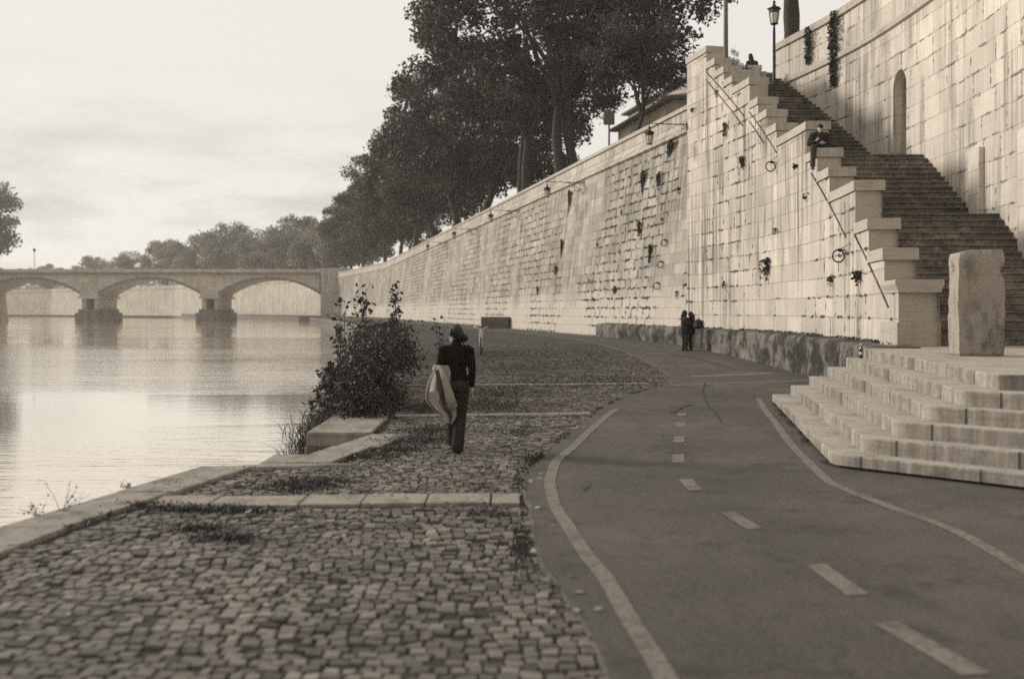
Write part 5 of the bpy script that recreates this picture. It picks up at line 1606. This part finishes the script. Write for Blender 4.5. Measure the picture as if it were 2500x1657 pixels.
    def panel(yb, amp, ph, x_in, zlim, name, fold):
        m = MB(); NV, NU = 40, 26
        G = []
        for i in range(NV + 1):
            z = 1.135 - (1.135 - zlim) * i / NV
            for (z0, l0, r0), (z1, l1, r1) in zip(edge, edge[1:]):
                if z <= z0 and z >= z1 - 1e-6:
                    k = (z0 - z) / (z0 - z1); L = l0 + (l1 - l0) * k; Rr = r0 + (r1 - r0) * k
            row = []
            for j in range(NU + 1):
                u = j / NU
                x = L + (Rr + x_in - L) * u
                dd = i / NV
                y = yb + amp * dd * math.sin(u * fold + ph) + 0.03 * dd * math.sin(u * 13 + ph * 2) - 0.05 * math.sin(u * math.pi)
                zz = z + 0.02 * math.sin(u * 6 + ph) * dd
                row.append(v(x, y, zz))
            G.append(row)
        for i in range(NV):
            for j in range(NU):
                m.poly([G[i][j], G[i][j + 1], G[i + 1][j + 1], G[i + 1][j]])
        o = m.build(name, M['wool'], ct, smooth=True, merge=True)
        sd = o.modifiers.new('thickness', 'SOLIDIFY'); sd.thickness = 0.014
        return o
    panel(-0.055, 0.11, 0.4, 0.0, 0.385, 'back_panel', 11.0)
    panel(0.12, 0.05, 2.0, -0.02, 0.50, 'front_panel', 8.0)
    m = MB()
    m.tube([v(-0.185, -0.11, 1.09), v(-0.135, -0.14, 0.92), v(-0.085, -0.15, 0.75), v(-0.035, -0.15, 0.585)], [0.035, 0.052, 0.062, 0.070], 18, cap=False)
    sl = m.build('sleeve', M['wool'], ct, smooth=True)
    sd = sl.modifiers.new('thickness', 'SOLIDIFY'); sd.thickness = 0.01
    # pocket flap and a dark panel painting the shade in the gap beside the sleeve
    m = MB()
    pk = [v(-0.335, -0.155, 0.80), v(-0.215, -0.165, 0.80), v(-0.20, -0.17, 0.70), v(-0.235, -0.165, 0.62), v(-0.30, -0.16, 0.625), v(-0.345, -0.15, 0.70)]
    m.poly(pk); o = m.build('pocket', M['wool'], ct)
    sd = o.modifiers.new('thickness', 'SOLIDIFY'); sd.thickness = 0.03
    m = MB(); m.poly([v(-0.262, -0.150, 1.07), v(-0.215, -0.155, 1.09), v(-0.19, -0.16, 0.92), v(-0.165, -0.17, 0.78), v(-0.20, -0.165, 0.72), v(-0.235, -0.16, 0.86)]); lo_ = m.build('gap_shade', M['coat_gap'], ct); sd = lo_.modifiers.new('thickness', 'SOLIDIFY'); sd.thickness = 0.02
    blob('arm_fold', [('c', lel + Vector((-0.02, 0.02, 0.02)), lwr + Vector((-0.03, -0.02, 0.015)), 0.075, 0.07)], M['wool'], ct, 0.012, 3)

def build_seated_man():
    Yp, zt = PED[5]
    px = 1994
    Y = Yp + 0.33; X = SX(Yp) + 0.10
    t = thing('person', 'man in dark hooded jacket sitting on a pedestal, one leg hanging, looking at his phone', 'person', (X, Y, zt))
    B = Vector((X, Y, zt)); v = lambda x, y, z: B + Vector((x, y, z))
    hp, eyes, q = head_prims(v(0.02, -0.17, 0.60), R(180), R(-24), 1.0)
    hip = v(0.05, 0.0, 0.11)
    lsh, lel, lwr = v(0.235, -0.06, 0.42), v(0.30, -0.18, 0.17), v(0.09, -0.33, 0.155)      # his left, to the right in the photo
    rsh, rel, rwr = v(-0.185, -0.06, 0.42), v(-0.30, -0.14, 0.16), v(-0.13, -0.33, 0.225)
    rh, rk, ra = v(-0.06, -0.06, 0.09), v(-0.24, -0.32, 0.03), v(-0.245, -0.30, -0.56)       # hanging leg
    lh, lk, la = v(0.14, -0.05, 0.09), v(0.42, -0.26, 0.13), v(0.55, 0.06, 0.075)            # leg folded along the cap
    body = hp + [('c', v(0.02, -0.04, 0.44), v(0.02, -0.13, 0.54), 0.06, 0.055), ('c', v(0.03, 0.0, 0.12), v(0.025, -0.03, 0.40), 0.13, 0.12), ('c', lsh, rsh, 0.06, 0.06),
                 ('c', lsh, lel, 0.05, 0.04), ('c', lel, lwr, 0.04, 0.028), ('c', rsh, rel, 0.05, 0.04), ('c', rel, rwr, 0.04, 0.028), ('c', rh, rk, 0.085, 0.06), ('c', rk, ra, 0.058, 0.04), ('c', lh, lk, 0.085, 0.06), ('c', lk, la, 0.058, 0.04)]
    body += hand_prims(lwr, (-1, -0.15, -0.1), (0, -0.4, 1), 0.4) + hand_prims(rwr, (0.35, -0.3, 0.7), (1, -0.2, 0), 0.8)
    blob('body', body, M['skin'], t, 0.012, 4)
    blob('eyes', eyes, M['hair'], t, 0.004, 0)
    jk = [('c', v(0.04, 0.0, 0.12), v(0.03, -0.03, 0.36), 0.185, 0.17), ('c', lsh, rsh, 0.088, 0.088), ('c', lsh, lel, 0.092, 0.080), ('c', lel, lwr + Vector((0.06, 0.03, 0)), 0.078, 0.052), ('c', rsh, rel, 0.092, 0.080), ('c', rel, rwr + Vector((-0.04, 0.05, -0.03)), 0.078, 0.052),
          ('e', v(0.02, -0.03, 0.48), (0.15, 0.12, 0.09)), ('e', v(0.03, -0.02, 0.10), (0.20, 0.19, 0.08))]
    blob('jacket', jk, M['jacket'], t, 0.014, 4)
    cap = [('e', q(0, -0.015, 0.062), (0.084, 0.100, 0.080)), ('e', q(0, 0.085, 0.045), (0.055, 0.045, 0.010))]
    blob('cap', cap, M['jacket'], t, 0.009, 2)
    tr = [('e', v(0.04, -0.02, 0.10), (0.185, 0.15, 0.09)), ('c', rh, rk, 0.105, 0.085), ('c', rk, ra + Vector((0, 0, 0.05)), 0.085, 0.078), ('c', lh, lk, 0.105, 0.08), ('c', lk, la, 0.08, 0.06)]
    blob('trousers', tr, M['trouser'], t, 0.014, 4)
    for a, d in ((ra, Vector((-0.12, -1, -0.12)).normalized()), (la, Vector((0.9, 0.35, 0.1)).normalized())):
        sh = [('c', a + Vector((0, 0, -0.035)) - d * 0.04, a + d * 0.09 + Vector((0, 0, -0.05)), 0.048, 0.044), ('c', a + d * 0.09 + Vector((0, 0, -0.05)), a + d * 0.18 + Vector((0, 0, -0.055)), 0.044, 0.032), ('c', a, a + Vector((0, 0, -0.04)), 0.05, 0.05)]
        if a is la: sh = [(s[0], s[1] + Vector((0, 0, 0.04)), s[2] + Vector((0, 0, 0.045)), s[3], s[4]) for s in sh]
        blob('shoe', sh, M['shoe'], t, 0.01, 3)
    pc = rwr + Vector((0.055, -0.05, 0.09))
    m = MB(); m.box(-0.036, -0.005, -0.075, 0.036, 0.005, 0.075)
    m.v = [tuple(pc + Matrix.Rotation(R(35), 3, 'X') @ Vector(p)) for p in m.v]
    o = m.build('phone', M['phone'], None, bevel=0.003)
    tag(o, 'dark phone held by the man seated on the pedestal', 'phone')

def standing(label, x, y, face, mats, hood=False, longcoat=False, s=1.0, arms=None, lean=0.0):
    """standing figure; face = yaw of the look direction (0 = +Y)"""
    z = zg(y) + 0.012
    t = thing('person', label, 'person', (x, y, zg(y)))
    rot = Matrix.Rotation(face, 3, 'Z')
    v = lambda a, b, c: Vector((x, y, z)) + rot @ Vector((a, b + lean * c, c)) * s
    hp, eyes, q = head_prims(v(0, 0.03, 1.60), face, R(-14), s)
    lsh, rsh = v(-0.19, 0, 1.40), v(0.19, 0, 1.40)
    la, ra = arms
    lel, lwr, rel, rwr = v(*la[0]), v(*la[1]), v(*ra[0]), v(*ra[1])
    lh, lk, lan = v(-0.09, 0, 0.90), v(-0.10, 0.03, 0.48), v(-0.10, -0.01, 0.075)
    rh, rk, ran = v(0.09, 0, 0.90), v(0.11, 0.04, 0.48), v(0.12, 0.02, 0.075)
    body = hp + [('c', v(0, 0, 1.42), v(0, 0.02, 1.53), 0.06 * s, 0.054 * s), ('c', v(0, 0, 1.33), v(0, 0, 0.95), 0.12 * s, 0.12 * s), ('c', lsh, rsh, 0.06 * s, 0.06 * s), ('c', lsh, lel, 0.048 * s, 0.04 * s), ('c', lel, lwr, 0.04 * s, 0.028 * s),
                 ('c', rsh, rel, 0.048 * s, 0.04 * s), ('c', rel, rwr, 0.04 * s, 0.028 * s), ('c', lh, lk, 0.088 * s, 0.06 * s), ('c', lk, lan, 0.058 * s, 0.04 * s), ('c', rh, rk, 0.088 * s, 0.06 * s), ('c', rk, ran, 0.058 * s, 0.04 * s)]
    body += hand_prims(lwr, lwr - lel, rot @ Vector((0.6, 0.6, 0.3)), 0.5, s) + hand_prims(rwr, rwr - rel, rot @ Vector((-0.6, 0.6, 0.3)), 0.5, s)
    blob('body', body, M['skin'], t, 0.013, 3)
    hem = 0.72 if longcoat else 0.86
    jk = [('c', v(0, 0, 1.30), v(0, 0, hem + 0.12), 0.165 * s, 0.18 * s), ('c', lsh, rsh, 0.085 * s, 0.085 * s), ('c', lsh, lel, 0.078 * s, 0.066 * s), ('c', lel, lwr, 0.066 * s, 0.045 * s), ('c', rsh, rel, 0.078 * s, 0.066 * s), ('c', rel, rwr, 0.066 * s, 0.045 * s),
          ('e', v(0, 0, 1.44), (0.12 * s, 0.10 * s, 0.08 * s))]
    blob('jacket', jk, mats[0], t, 0.016, 4)
    tr = [('e', v(0, 0, 0.90), (0.165 * s, 0.13 * s, 0.12 * s)), ('c', lh, lk, 0.105 * s, 0.078 * s), ('c', lk, lan, 0.078 * s, 0.066 * s), ('c', rh, rk, 0.105 * s, 0.078 * s), ('c', rk, ran, 0.078 * s, 0.066 * s)]
    blob('trousers', tr, mats[1], t, 0.016, 4)
    f = rot @ Vector((0, 1, 0))
    for a in (lan, ran):
        blob('shoe', [('c', a - f * 0.04 + Vector((0, 0, -0.04)), a + f * 0.10 + Vector((0, 0, -0.048)), 0.046, 0.042), ('c', a + f * 0.1 + Vector((0, 0, -0.048)), a + f * 0.17 + Vector((0, 0, -0.053)), 0.042, 0.03), ('c', a, a + Vector((0, 0, -0.04)), 0.05, 0.05)], M['shoe'], t, 0.012, 3)
    if hood:
        blob('hood', [('e', q(0, -0.03, 0.035), (0.112, 0.118, 0.122)), ('e', q(0, -0.06, -0.08), (0.11, 0.09, 0.09)), ('c', q(0, -0.04, 0.10), q(0, -0.07, 0.15), 0.06, 0.03)], mats[0], t, 0.012, 3)
    else:
        blob('hair', [('e', q(0, -0.025, 0.035), (0.094, 0.108, 0.100)), ('e', q(0, -0.06, -0.09), (0.105, 0.075, 0.14)), ('e', q(0, -0.06, -0.20), (0.095, 0.055, 0.09))], M['hair'], t, 0.011, 2)
    return t

def build_people():
    build_woman()
    build_seated_man()
    # the couple embracing by the ledge
    x0, y0, z0 = ground_at(1690, 850)
    y0 = min(y0, 39.3)
    sc = y0 / F
    xa = (1671 - CX) * sc; xb = (1688 - CX) * sc
    standing('taller hooded figure in a grey jacket, left of the embracing couple by the ledge', xa, y0, R(-72), (M['jacket_b'], M['jacket']), hood=True, longcoat=True, s=0.91, arms=(((-0.26, 0.12, 1.15), (-0.12, 0.32, 1.12)), ((0.26, 0.12, 1.15), (0.10, 0.34, 1.15))))
    standing('long haired figure in black, right of the embracing couple by the ledge', xb - 0.01, y0 + 0.02, R(72), (M['black_knit'], M['black_knit']), hood=False, longcoat=True, s=0.89, arms=(((-0.25, 0.12, 1.18), (-0.08, 0.30, 1.22)), ((0.25, 0.10, 1.18), (0.10, 0.30, 1.25))))
    # their bag on the ledge
    Yb = 39.0; Xb = (1705 - CX) * Yb / F
    t = thing('backpack', 'round black backpack resting on the ledge beside the couple', 'bag', (Xb, Yb, 1.12))
    b = Vector((SX(Yb) - 0.42, Yb, 1.13)); b.x = Xb
    blob('bag_body', [('e', b + Vector((0, 0, 0.19)), (0.20, 0.15, 0.20)), ('e', b + Vector((0.0, 0.0, 0.10)), (0.205, 0.16, 0.10)), ('e', b + Vector((-0.02, -0.10, 0.14)), (0.13, 0.09, 0.10))], M['bag'], t, 0.014, 4)
    m = MB(); m.torus(b + Vector((0, 0, 0.39)), (0, 1, 0), 0.045, 0.01, 16, 6); m.tube([b + Vector((0.14, -0.12, 0.34)), b + Vector((0.22, -0.08, 0.22)), b + Vector((0.2, -0.06, 0.06))], 0.016, 6); m.build('strap', M['bag'], t)
    # somebody sitting with their back to the river at the head of the stairs
    zt = STEPS[-1][1]
    X, Y = 11.0, 45.62
    zt += 0.44
    t = thing('person', 'dark seated figure seen from behind above the head of the stairs', 'person', (X, Y, zt + 0.42))
    v = lambda a, b_, c: Vector((X + a, Y + b_, zt + 0.42 + c))
    hp, eyes, q = head_prims(v(-0.06, 0.06, 0.72), R(10), R(-20))
    body = hp + [('c', v(0, 0.02, 0.12), v(0, 0.0, 0.46), 0.13, 0.12), ('c', v(-0.05, 0.03, 0.5), v(-0.06, 0.05, 0.64), 0.06, 0.055), ('c', v(-0.19, 0, 0.46), v(0.19, 0, 0.46), 0.06, 0.06)]
    arms = []
    for sgn in (-1, 1):
        body += [('c', v(sgn * 0.19, 0, 0.46), v(sgn * 0.25, 0.1, 0.2), 0.05, 0.04), ('c', v(sgn * 0.25, 0.1, 0.2), v(sgn * 0.12, 0.34, 0.16), 0.04, 0.03), ('c', v(sgn * 0.1, 0.05, 0.08), v(sgn * 0.12, 0.44, 0.07), 0.085, 0.06), ('c', v(sgn * 0.12, 0.44, 0.07), v(sgn * 0.12, 0.46, -0.33), 0.058, 0.04)]
        body += hand_prims(v(sgn * 0.12, 0.34, 0.16), (-sgn * 0.3, 1, -0.1), (-sgn, 0, 0.4), 0.4)
    blob('body', body, M['skin'], t, 0.013, 3)
    jk = [('c', v(0, 0.02, 0.1), v(0, 0.0, 0.42), 0.19, 0.175), ('c', v(-0.19, 0, 0.45), v(0.19, 0, 0.45), 0.09, 0.09), ('e', v(-0.03, 0.0, 0.53), (0.14, 0.12, 0.1))]
    for sgn in (-1, 1):
        jk += [('c', v(sgn * 0.19, 0, 0.46), v(sgn * 0.25, 0.1, 0.2), 0.085, 0.075), ('c', v(sgn * 0.25, 0.1, 0.2), v(sgn * 0.14, 0.3, 0.16), 0.07, 0.05)]
    blob('jacket', jk, M['jacket_b'], t, 0.016, 4)
    blob('trousers', [('c', v(s2 * 0.1, 0.05, 0.08), v(s2 * 0.12, 0.44, 0.07), 0.1, 0.08) for s2 in (-1, 1)] + [('c', v(s2 * 0.12, 0.44, 0.07), v(s2 * 0.12, 0.46, -0.30), 0.08, 0.07) for s2 in (-1, 1)] + [('e', v(0, 0.02, 0.1), (0.18, 0.14, 0.1))], M['jacket'], t, 0.016, 3)
    for s2 in (-1, 1):
        blob('shoe', [('c', v(s2 * 0.12, 0.42, -0.37), v(s2 * 0.12, 0.60, -0.375), 0.046, 0.036)], M['shoe'], t, 0.012, 2)
    blob('hood', [('e', q(0, -0.03, 0.035), (0.105, 0.115, 0.118)), ('e', q(0, -0.05, -0.09), (0.12, 0.09, 0.10)), ('c', q(0, -0.03, 0.1), q(0, -0.05, 0.15), 0.055, 0.03)], M['jacket_b'], t, 0.012, 3)

def build_bicycle():
    x, y, z = ground_at(1174, 868)
    t = thing('bicycle', 'pale bicycle standing head-on on the grass beyond the woman', 'bicycle', (x, y, z))
    o = Vector((x, y, z)); r = 0.32
    def wheel(yy):
        m = MB(); m.torus(o + Vector((0, yy, r + 0.012)), (1, 0, 0), r - 0.012, 0.022, 32, 8); w = m.build('wheel', M['tyre'], t, smooth=True)
        m = MB(); m.torus(o + Vector((0, yy, r + 0.012)), (1, 0, 0), r - 0.04, 0.010, 32, 6)
        for k in range(14):
            a = 2 * math.pi * k / 14; m.tube([o + Vector((0, yy, r + 0.012)), o + Vector((0, yy + (r - 0.04) * math.cos(a), r + 0.012 + (r - 0.04) * math.sin(a)))], 0.0025, 4)
        m.lathe(o + Vector((0, yy, r)), [(0.02, 0), (0.02, 0.03)], 8); m.build('rim', M['bike_pale'], w)
    wheel(0.0); wheel(1.02)
    v = lambda a, b, c: o + Vector((a, b, c))
    m = MB()
    m.tube([v(0, 0.20, 0.82), v(0, 0.62, 0.42)], 0.022, 8); m.tube([v(0, 0.18, 0.88), v(0, 0.72, 0.78)], 0.02, 8); m.tube([v(0, 0.75, 0.88), v(0, 0.60, 0.30)], 0.02, 8)
    for sx in (-1, 1):
        m.tube([v(sx * 0.02, 0.74, 0.8), v(sx * 0.06, 1.02, 0.33)], 0.012, 6); m.tube([v(sx * 0.02, 0.61, 0.3), v(sx * 0.06, 1.02, 0.33)], 0.012, 6)
    m.build('frame', M['bike_pale'], t, smooth=True)
    m = MB()
    m.tube([v(0, 0.21, 0.80), v(0, 0.15, 0.98)], 0.028, 8)
    for sx in (-1, 1):
        m.tube([v(sx * 0.035, 0.16, 0.72), v(sx * 0.05, 0.0, 0.33)], [0.018, 0.013], 8)
    m.tube([v(-0.05, 0.17, 0.72), v(0.05, 0.17, 0.72)], 0.018, 8)
    m.build('fork', M['bike_pale'], t, smooth=True)
    m = MB(); m.tube([v(-0.27, 0.26, 1.07), v(-0.20, 0.18, 1.06), v(-0.06, 0.12, 0.97), v(0.06, 0.12, 0.97), v(0.20, 0.18, 1.06), v(0.27, 0.26, 1.07)], 0.015, 8); m.build('handlebar', M['bike_pale'], t, smooth=True)
    m = MB(); m.box(o.x - 0.075, o.y - 0.06, o.z + 0.66, o.x + 0.075, o.y + 0.10, o.z + 0.93); m.build('basket', M['paper'], t, bevel=0.02)
    blob('saddle', [('e', v(0, 0.82, 0.94), (0.075, 0.09, 0.035)), ('c', v(0, 0.78, 0.94), v(0, 0.64, 0.95), 0.035, 0.02)], M['shoe'], t, 0.012, 2)
    m = MB(); m.tube([v(0.02, 0.62, 0.28), v(0.17, 0.66, 0.01)], 0.01, 6); m.build('kickstand', M['iron'], t)

def build_bottle():
    Y = 19.75; X = (2102 - CX) / F * Y; z = 0.1835 * 5 + 0.004
    t = thing('bottle', 'dark glass beer bottle standing on the fifth step', 'bottle', (X, Y, z))
    m = MB(); m.lathe((X, Y, z), [(0.033, 0), (0.036, 0.008), (0.036, 0.165), (0.030, 0.195), (0.016, 0.225), (0.0135, 0.27), (0.0155, 0.272), (0.0155, 0.283)], 20); m.build('glass_body', M['bottle'], t, smooth=True)
    m = MB(); m.lathe((X, Y, z), [(0.0368, 0.06), (0.0368, 0.12)], 20); m.build('paper_label', M['paper'], t, smooth=True)
    m = MB(); m.lathe((X, Y, z), [(0.0166, 0.24), (0.0168, 0.285), (0.010, 0.288)], 16); m.build('neck_foil', M['paper'], t, smooth=True)

# ------------------------------------------------------------------ light, camera
SUN_EL, SUN_AZ = 21.0, -66.0            # azimuth measured from +Y towards +X
def build_light():
    w = bpy.data.worlds.new('World'); scene.world = w; w.use_nodes = True
    nt = w.node_tree; nt.nodes.clear()
    out = nt.nodes.new('ShaderNodeOutputWorld'); bg = nt.nodes.new('ShaderNodeBackground')
    sky = nt.nodes.new('ShaderNodeTexSky'); sky.sky_type = 'NISHITA'; sky.sun_disc = False
    sky.sun_elevation = R(SUN_EL); sky.sun_rotation = R(SUN_AZ); sky.dust_density = 4.0
    bw = nt.nodes.new('ShaderNodeRGBToBW'); nt.links.new(sky.outputs[0], bw.inputs[0])
    tc = nt.nodes.new('ShaderNodeTexCoord'); sep = nt.nodes.new('ShaderNodeSeparateXYZ'); nt.links.new(tc.outputs['Generated'], sep.inputs[0])
    # cloud layer: bands low over the horizon
    mp = nt.nodes.new('ShaderNodeMapping'); mp.inputs['Scale'].default_value = (3.2, 3.2, 13.0); mp.inputs['Location'].default_value = (1.7, 0.3, 0.2); nt.links.new(tc.outputs['Generated'], mp.inputs[0])
    nz = nt.nodes.new('ShaderNodeTexNoise'); nz.inputs['Scale'].default_value = 1.5; nz.inputs['Detail'].default_value = 7; nz.inputs['Roughness'].default_value = 0.55; nt.links.new(mp.outputs[0], nz.inputs['Vector'])
    cr = nt.nodes.new('ShaderNodeValToRGB'); cr.color_ramp.elements[0].position = 0.47; cr.color_ramp.elements[0].color = (0, 0, 0, 1); cr.color_ramp.elements[1].position = 0.68; cr.color_ramp.elements[1].color = (1, 1, 1, 1); nt.links.new(nz.outputs['Fac'], cr.inputs[0])
    el = nt.nodes.new('ShaderNodeValToRGB'); e = el.color_ramp.elements; e[0].position = 0.0; e[0].color = (0.6, 0.6, 0.6, 1); e[1].position = 0.24; e[1].color = (0, 0, 0, 1); m_ = el.color_ramp.elements.new(0.10); m_.color = (1, 1, 1, 1); nt.links.new(sep.outputs[2], el.inputs[0])
    def mth(op, a, b):
        n = nt.nodes.new('ShaderNodeMath'); n.operation = op
        for i, q in enumerate((a, b)):
            if isinstance(q, (int, float)): n.inputs[i].default_value = q
            else: nt.links.new(q, n.inputs[i])
        return n.outputs[0]
    cl = mth('MULTIPLY', cr.outputs[0], el.outputs[0])
    # thin bright overcast over the clear sky
    val = mth('ADD', mth('MULTIPLY', bw.outputs[0], 0.04), 5.8)
    val = mth('MULTIPLY', val, mth('SUBTRACT', 1.0, mth('MULTIPLY', cl, 0.32)))
    tint = nt.nodes.new('ShaderNodeVectorMath'); tint.operation = 'SCALE'; tint.inputs[0].default_value = (1.0, 0.965, 0.90); nt.links.new(val, tint.inputs['Scale'])
    nt.links.new(tint.outputs[0], bg.inputs[0]); bg.inputs[1].default_value = 0.10
    nt.links.new(bg.outputs[0], out.inputs[0])
    L = bpy.data.lights.new('sun', 'SUN'); L.energy = 2.65; L.angle = R(10); L.color = (1.0, 0.965, 0.89)
    o = bpy.data.objects.new('sun', L); COL.objects.link(o)
    az, el_ = R(SUN_AZ), R(SUN_EL)
    d = Vector((math.sin(az) * math.cos(el_), math.cos(az) * math.cos(el_), math.sin(el_)))
    o.rotation_euler = d.to_track_quat('Z', 'Y').to_euler()
    o.location = d * 100
    cam = bpy.data.cameras.new('camera'); co = bpy.data.objects.new('camera', cam); COL.objects.link(co)
    cam.lens = 35; cam.sensor_width = 36; cam.sensor_fit = 'HORIZONTAL'
    cam.shift_y = -(828.5 - HY) / 2500.0
    co.location = (0, 0, CZ); co.rotation_euler = (R(90), 0, 0)
    cam.clip_end = 6000; cam.clip_start = 0.1
    cam.dof.use_dof = True; cam.dof.focus_distance = 21.0; cam.dof.aperture_fstop = 1.0; cam.dof.aperture_blades = 0
    scene.camera = co
    scene.view_settings.view_transform = 'Standard'; scene.view_settings.look = 'None'
    scene.view_settings.exposure = 0.52; scene.view_settings.gamma = 1
    scene.render.engine = 'CYCLES'
    scene.cycles.use_denoising = False
    scene.cycles.max_bounces = 8
    scene.cycles.volume_bounces = 2
    scene.cycles.transparent_max_bounces = 8

def build_haze():
    m = bpy.data.materials.new('haze'); m.use_nodes = True
    nt = m.node_tree; nt.nodes.clear()
    out = nt.nodes.new('ShaderNodeOutputMaterial'); pv = nt.nodes.new('ShaderNodeVolumePrincipled')
    pv.inputs['Color'].default_value = (0.98, 0.95, 0.88, 1); pv.inputs['Density'].default_value = HAZE; pv.inputs['Anisotropy'].default_value = 0.2
    nt.links.new(pv.outputs[0], out.inputs['Volume'])
    mb = MB(); mb.box(-910, -130, -3.5, 510, 1010, 44)
    o = mb.build('haze', m); tag(o, kind='stuff')
HAZE = 0.00035

build_light()
build_setting()
build_cobbles()
build_stair_wall()
build_ledges()
build_main_wall()
build_stairs()
TERR = build_inner_wall(0)
build_lower_steps()
rough_slab()
build_bridge()
building('street_building', 'low tiled building with arched windows behind the young tree', TX(84) + 14, 84, 15, -0.22, 8, 10.2, 19.6, 21.2, 6, True, 1)
building('street_building', 'taller pale building rising behind the low tiled one', TX(108) + 26, 108, 24, -0.22, 10, 10.2, 27.6, 29.0, 6, False, 3)
building('street_building', 'small distant house seen between the plane tree trunks', TX(150) + 20, 150, 22, -0.22, 10, 10.2, 19.5, 23.5, 5, False, 2)
build_trees()
build_plants()
build_lamps()
build_rings()
build_people()
build_bicycle()
build_bottle()
if HAZE: build_haze()
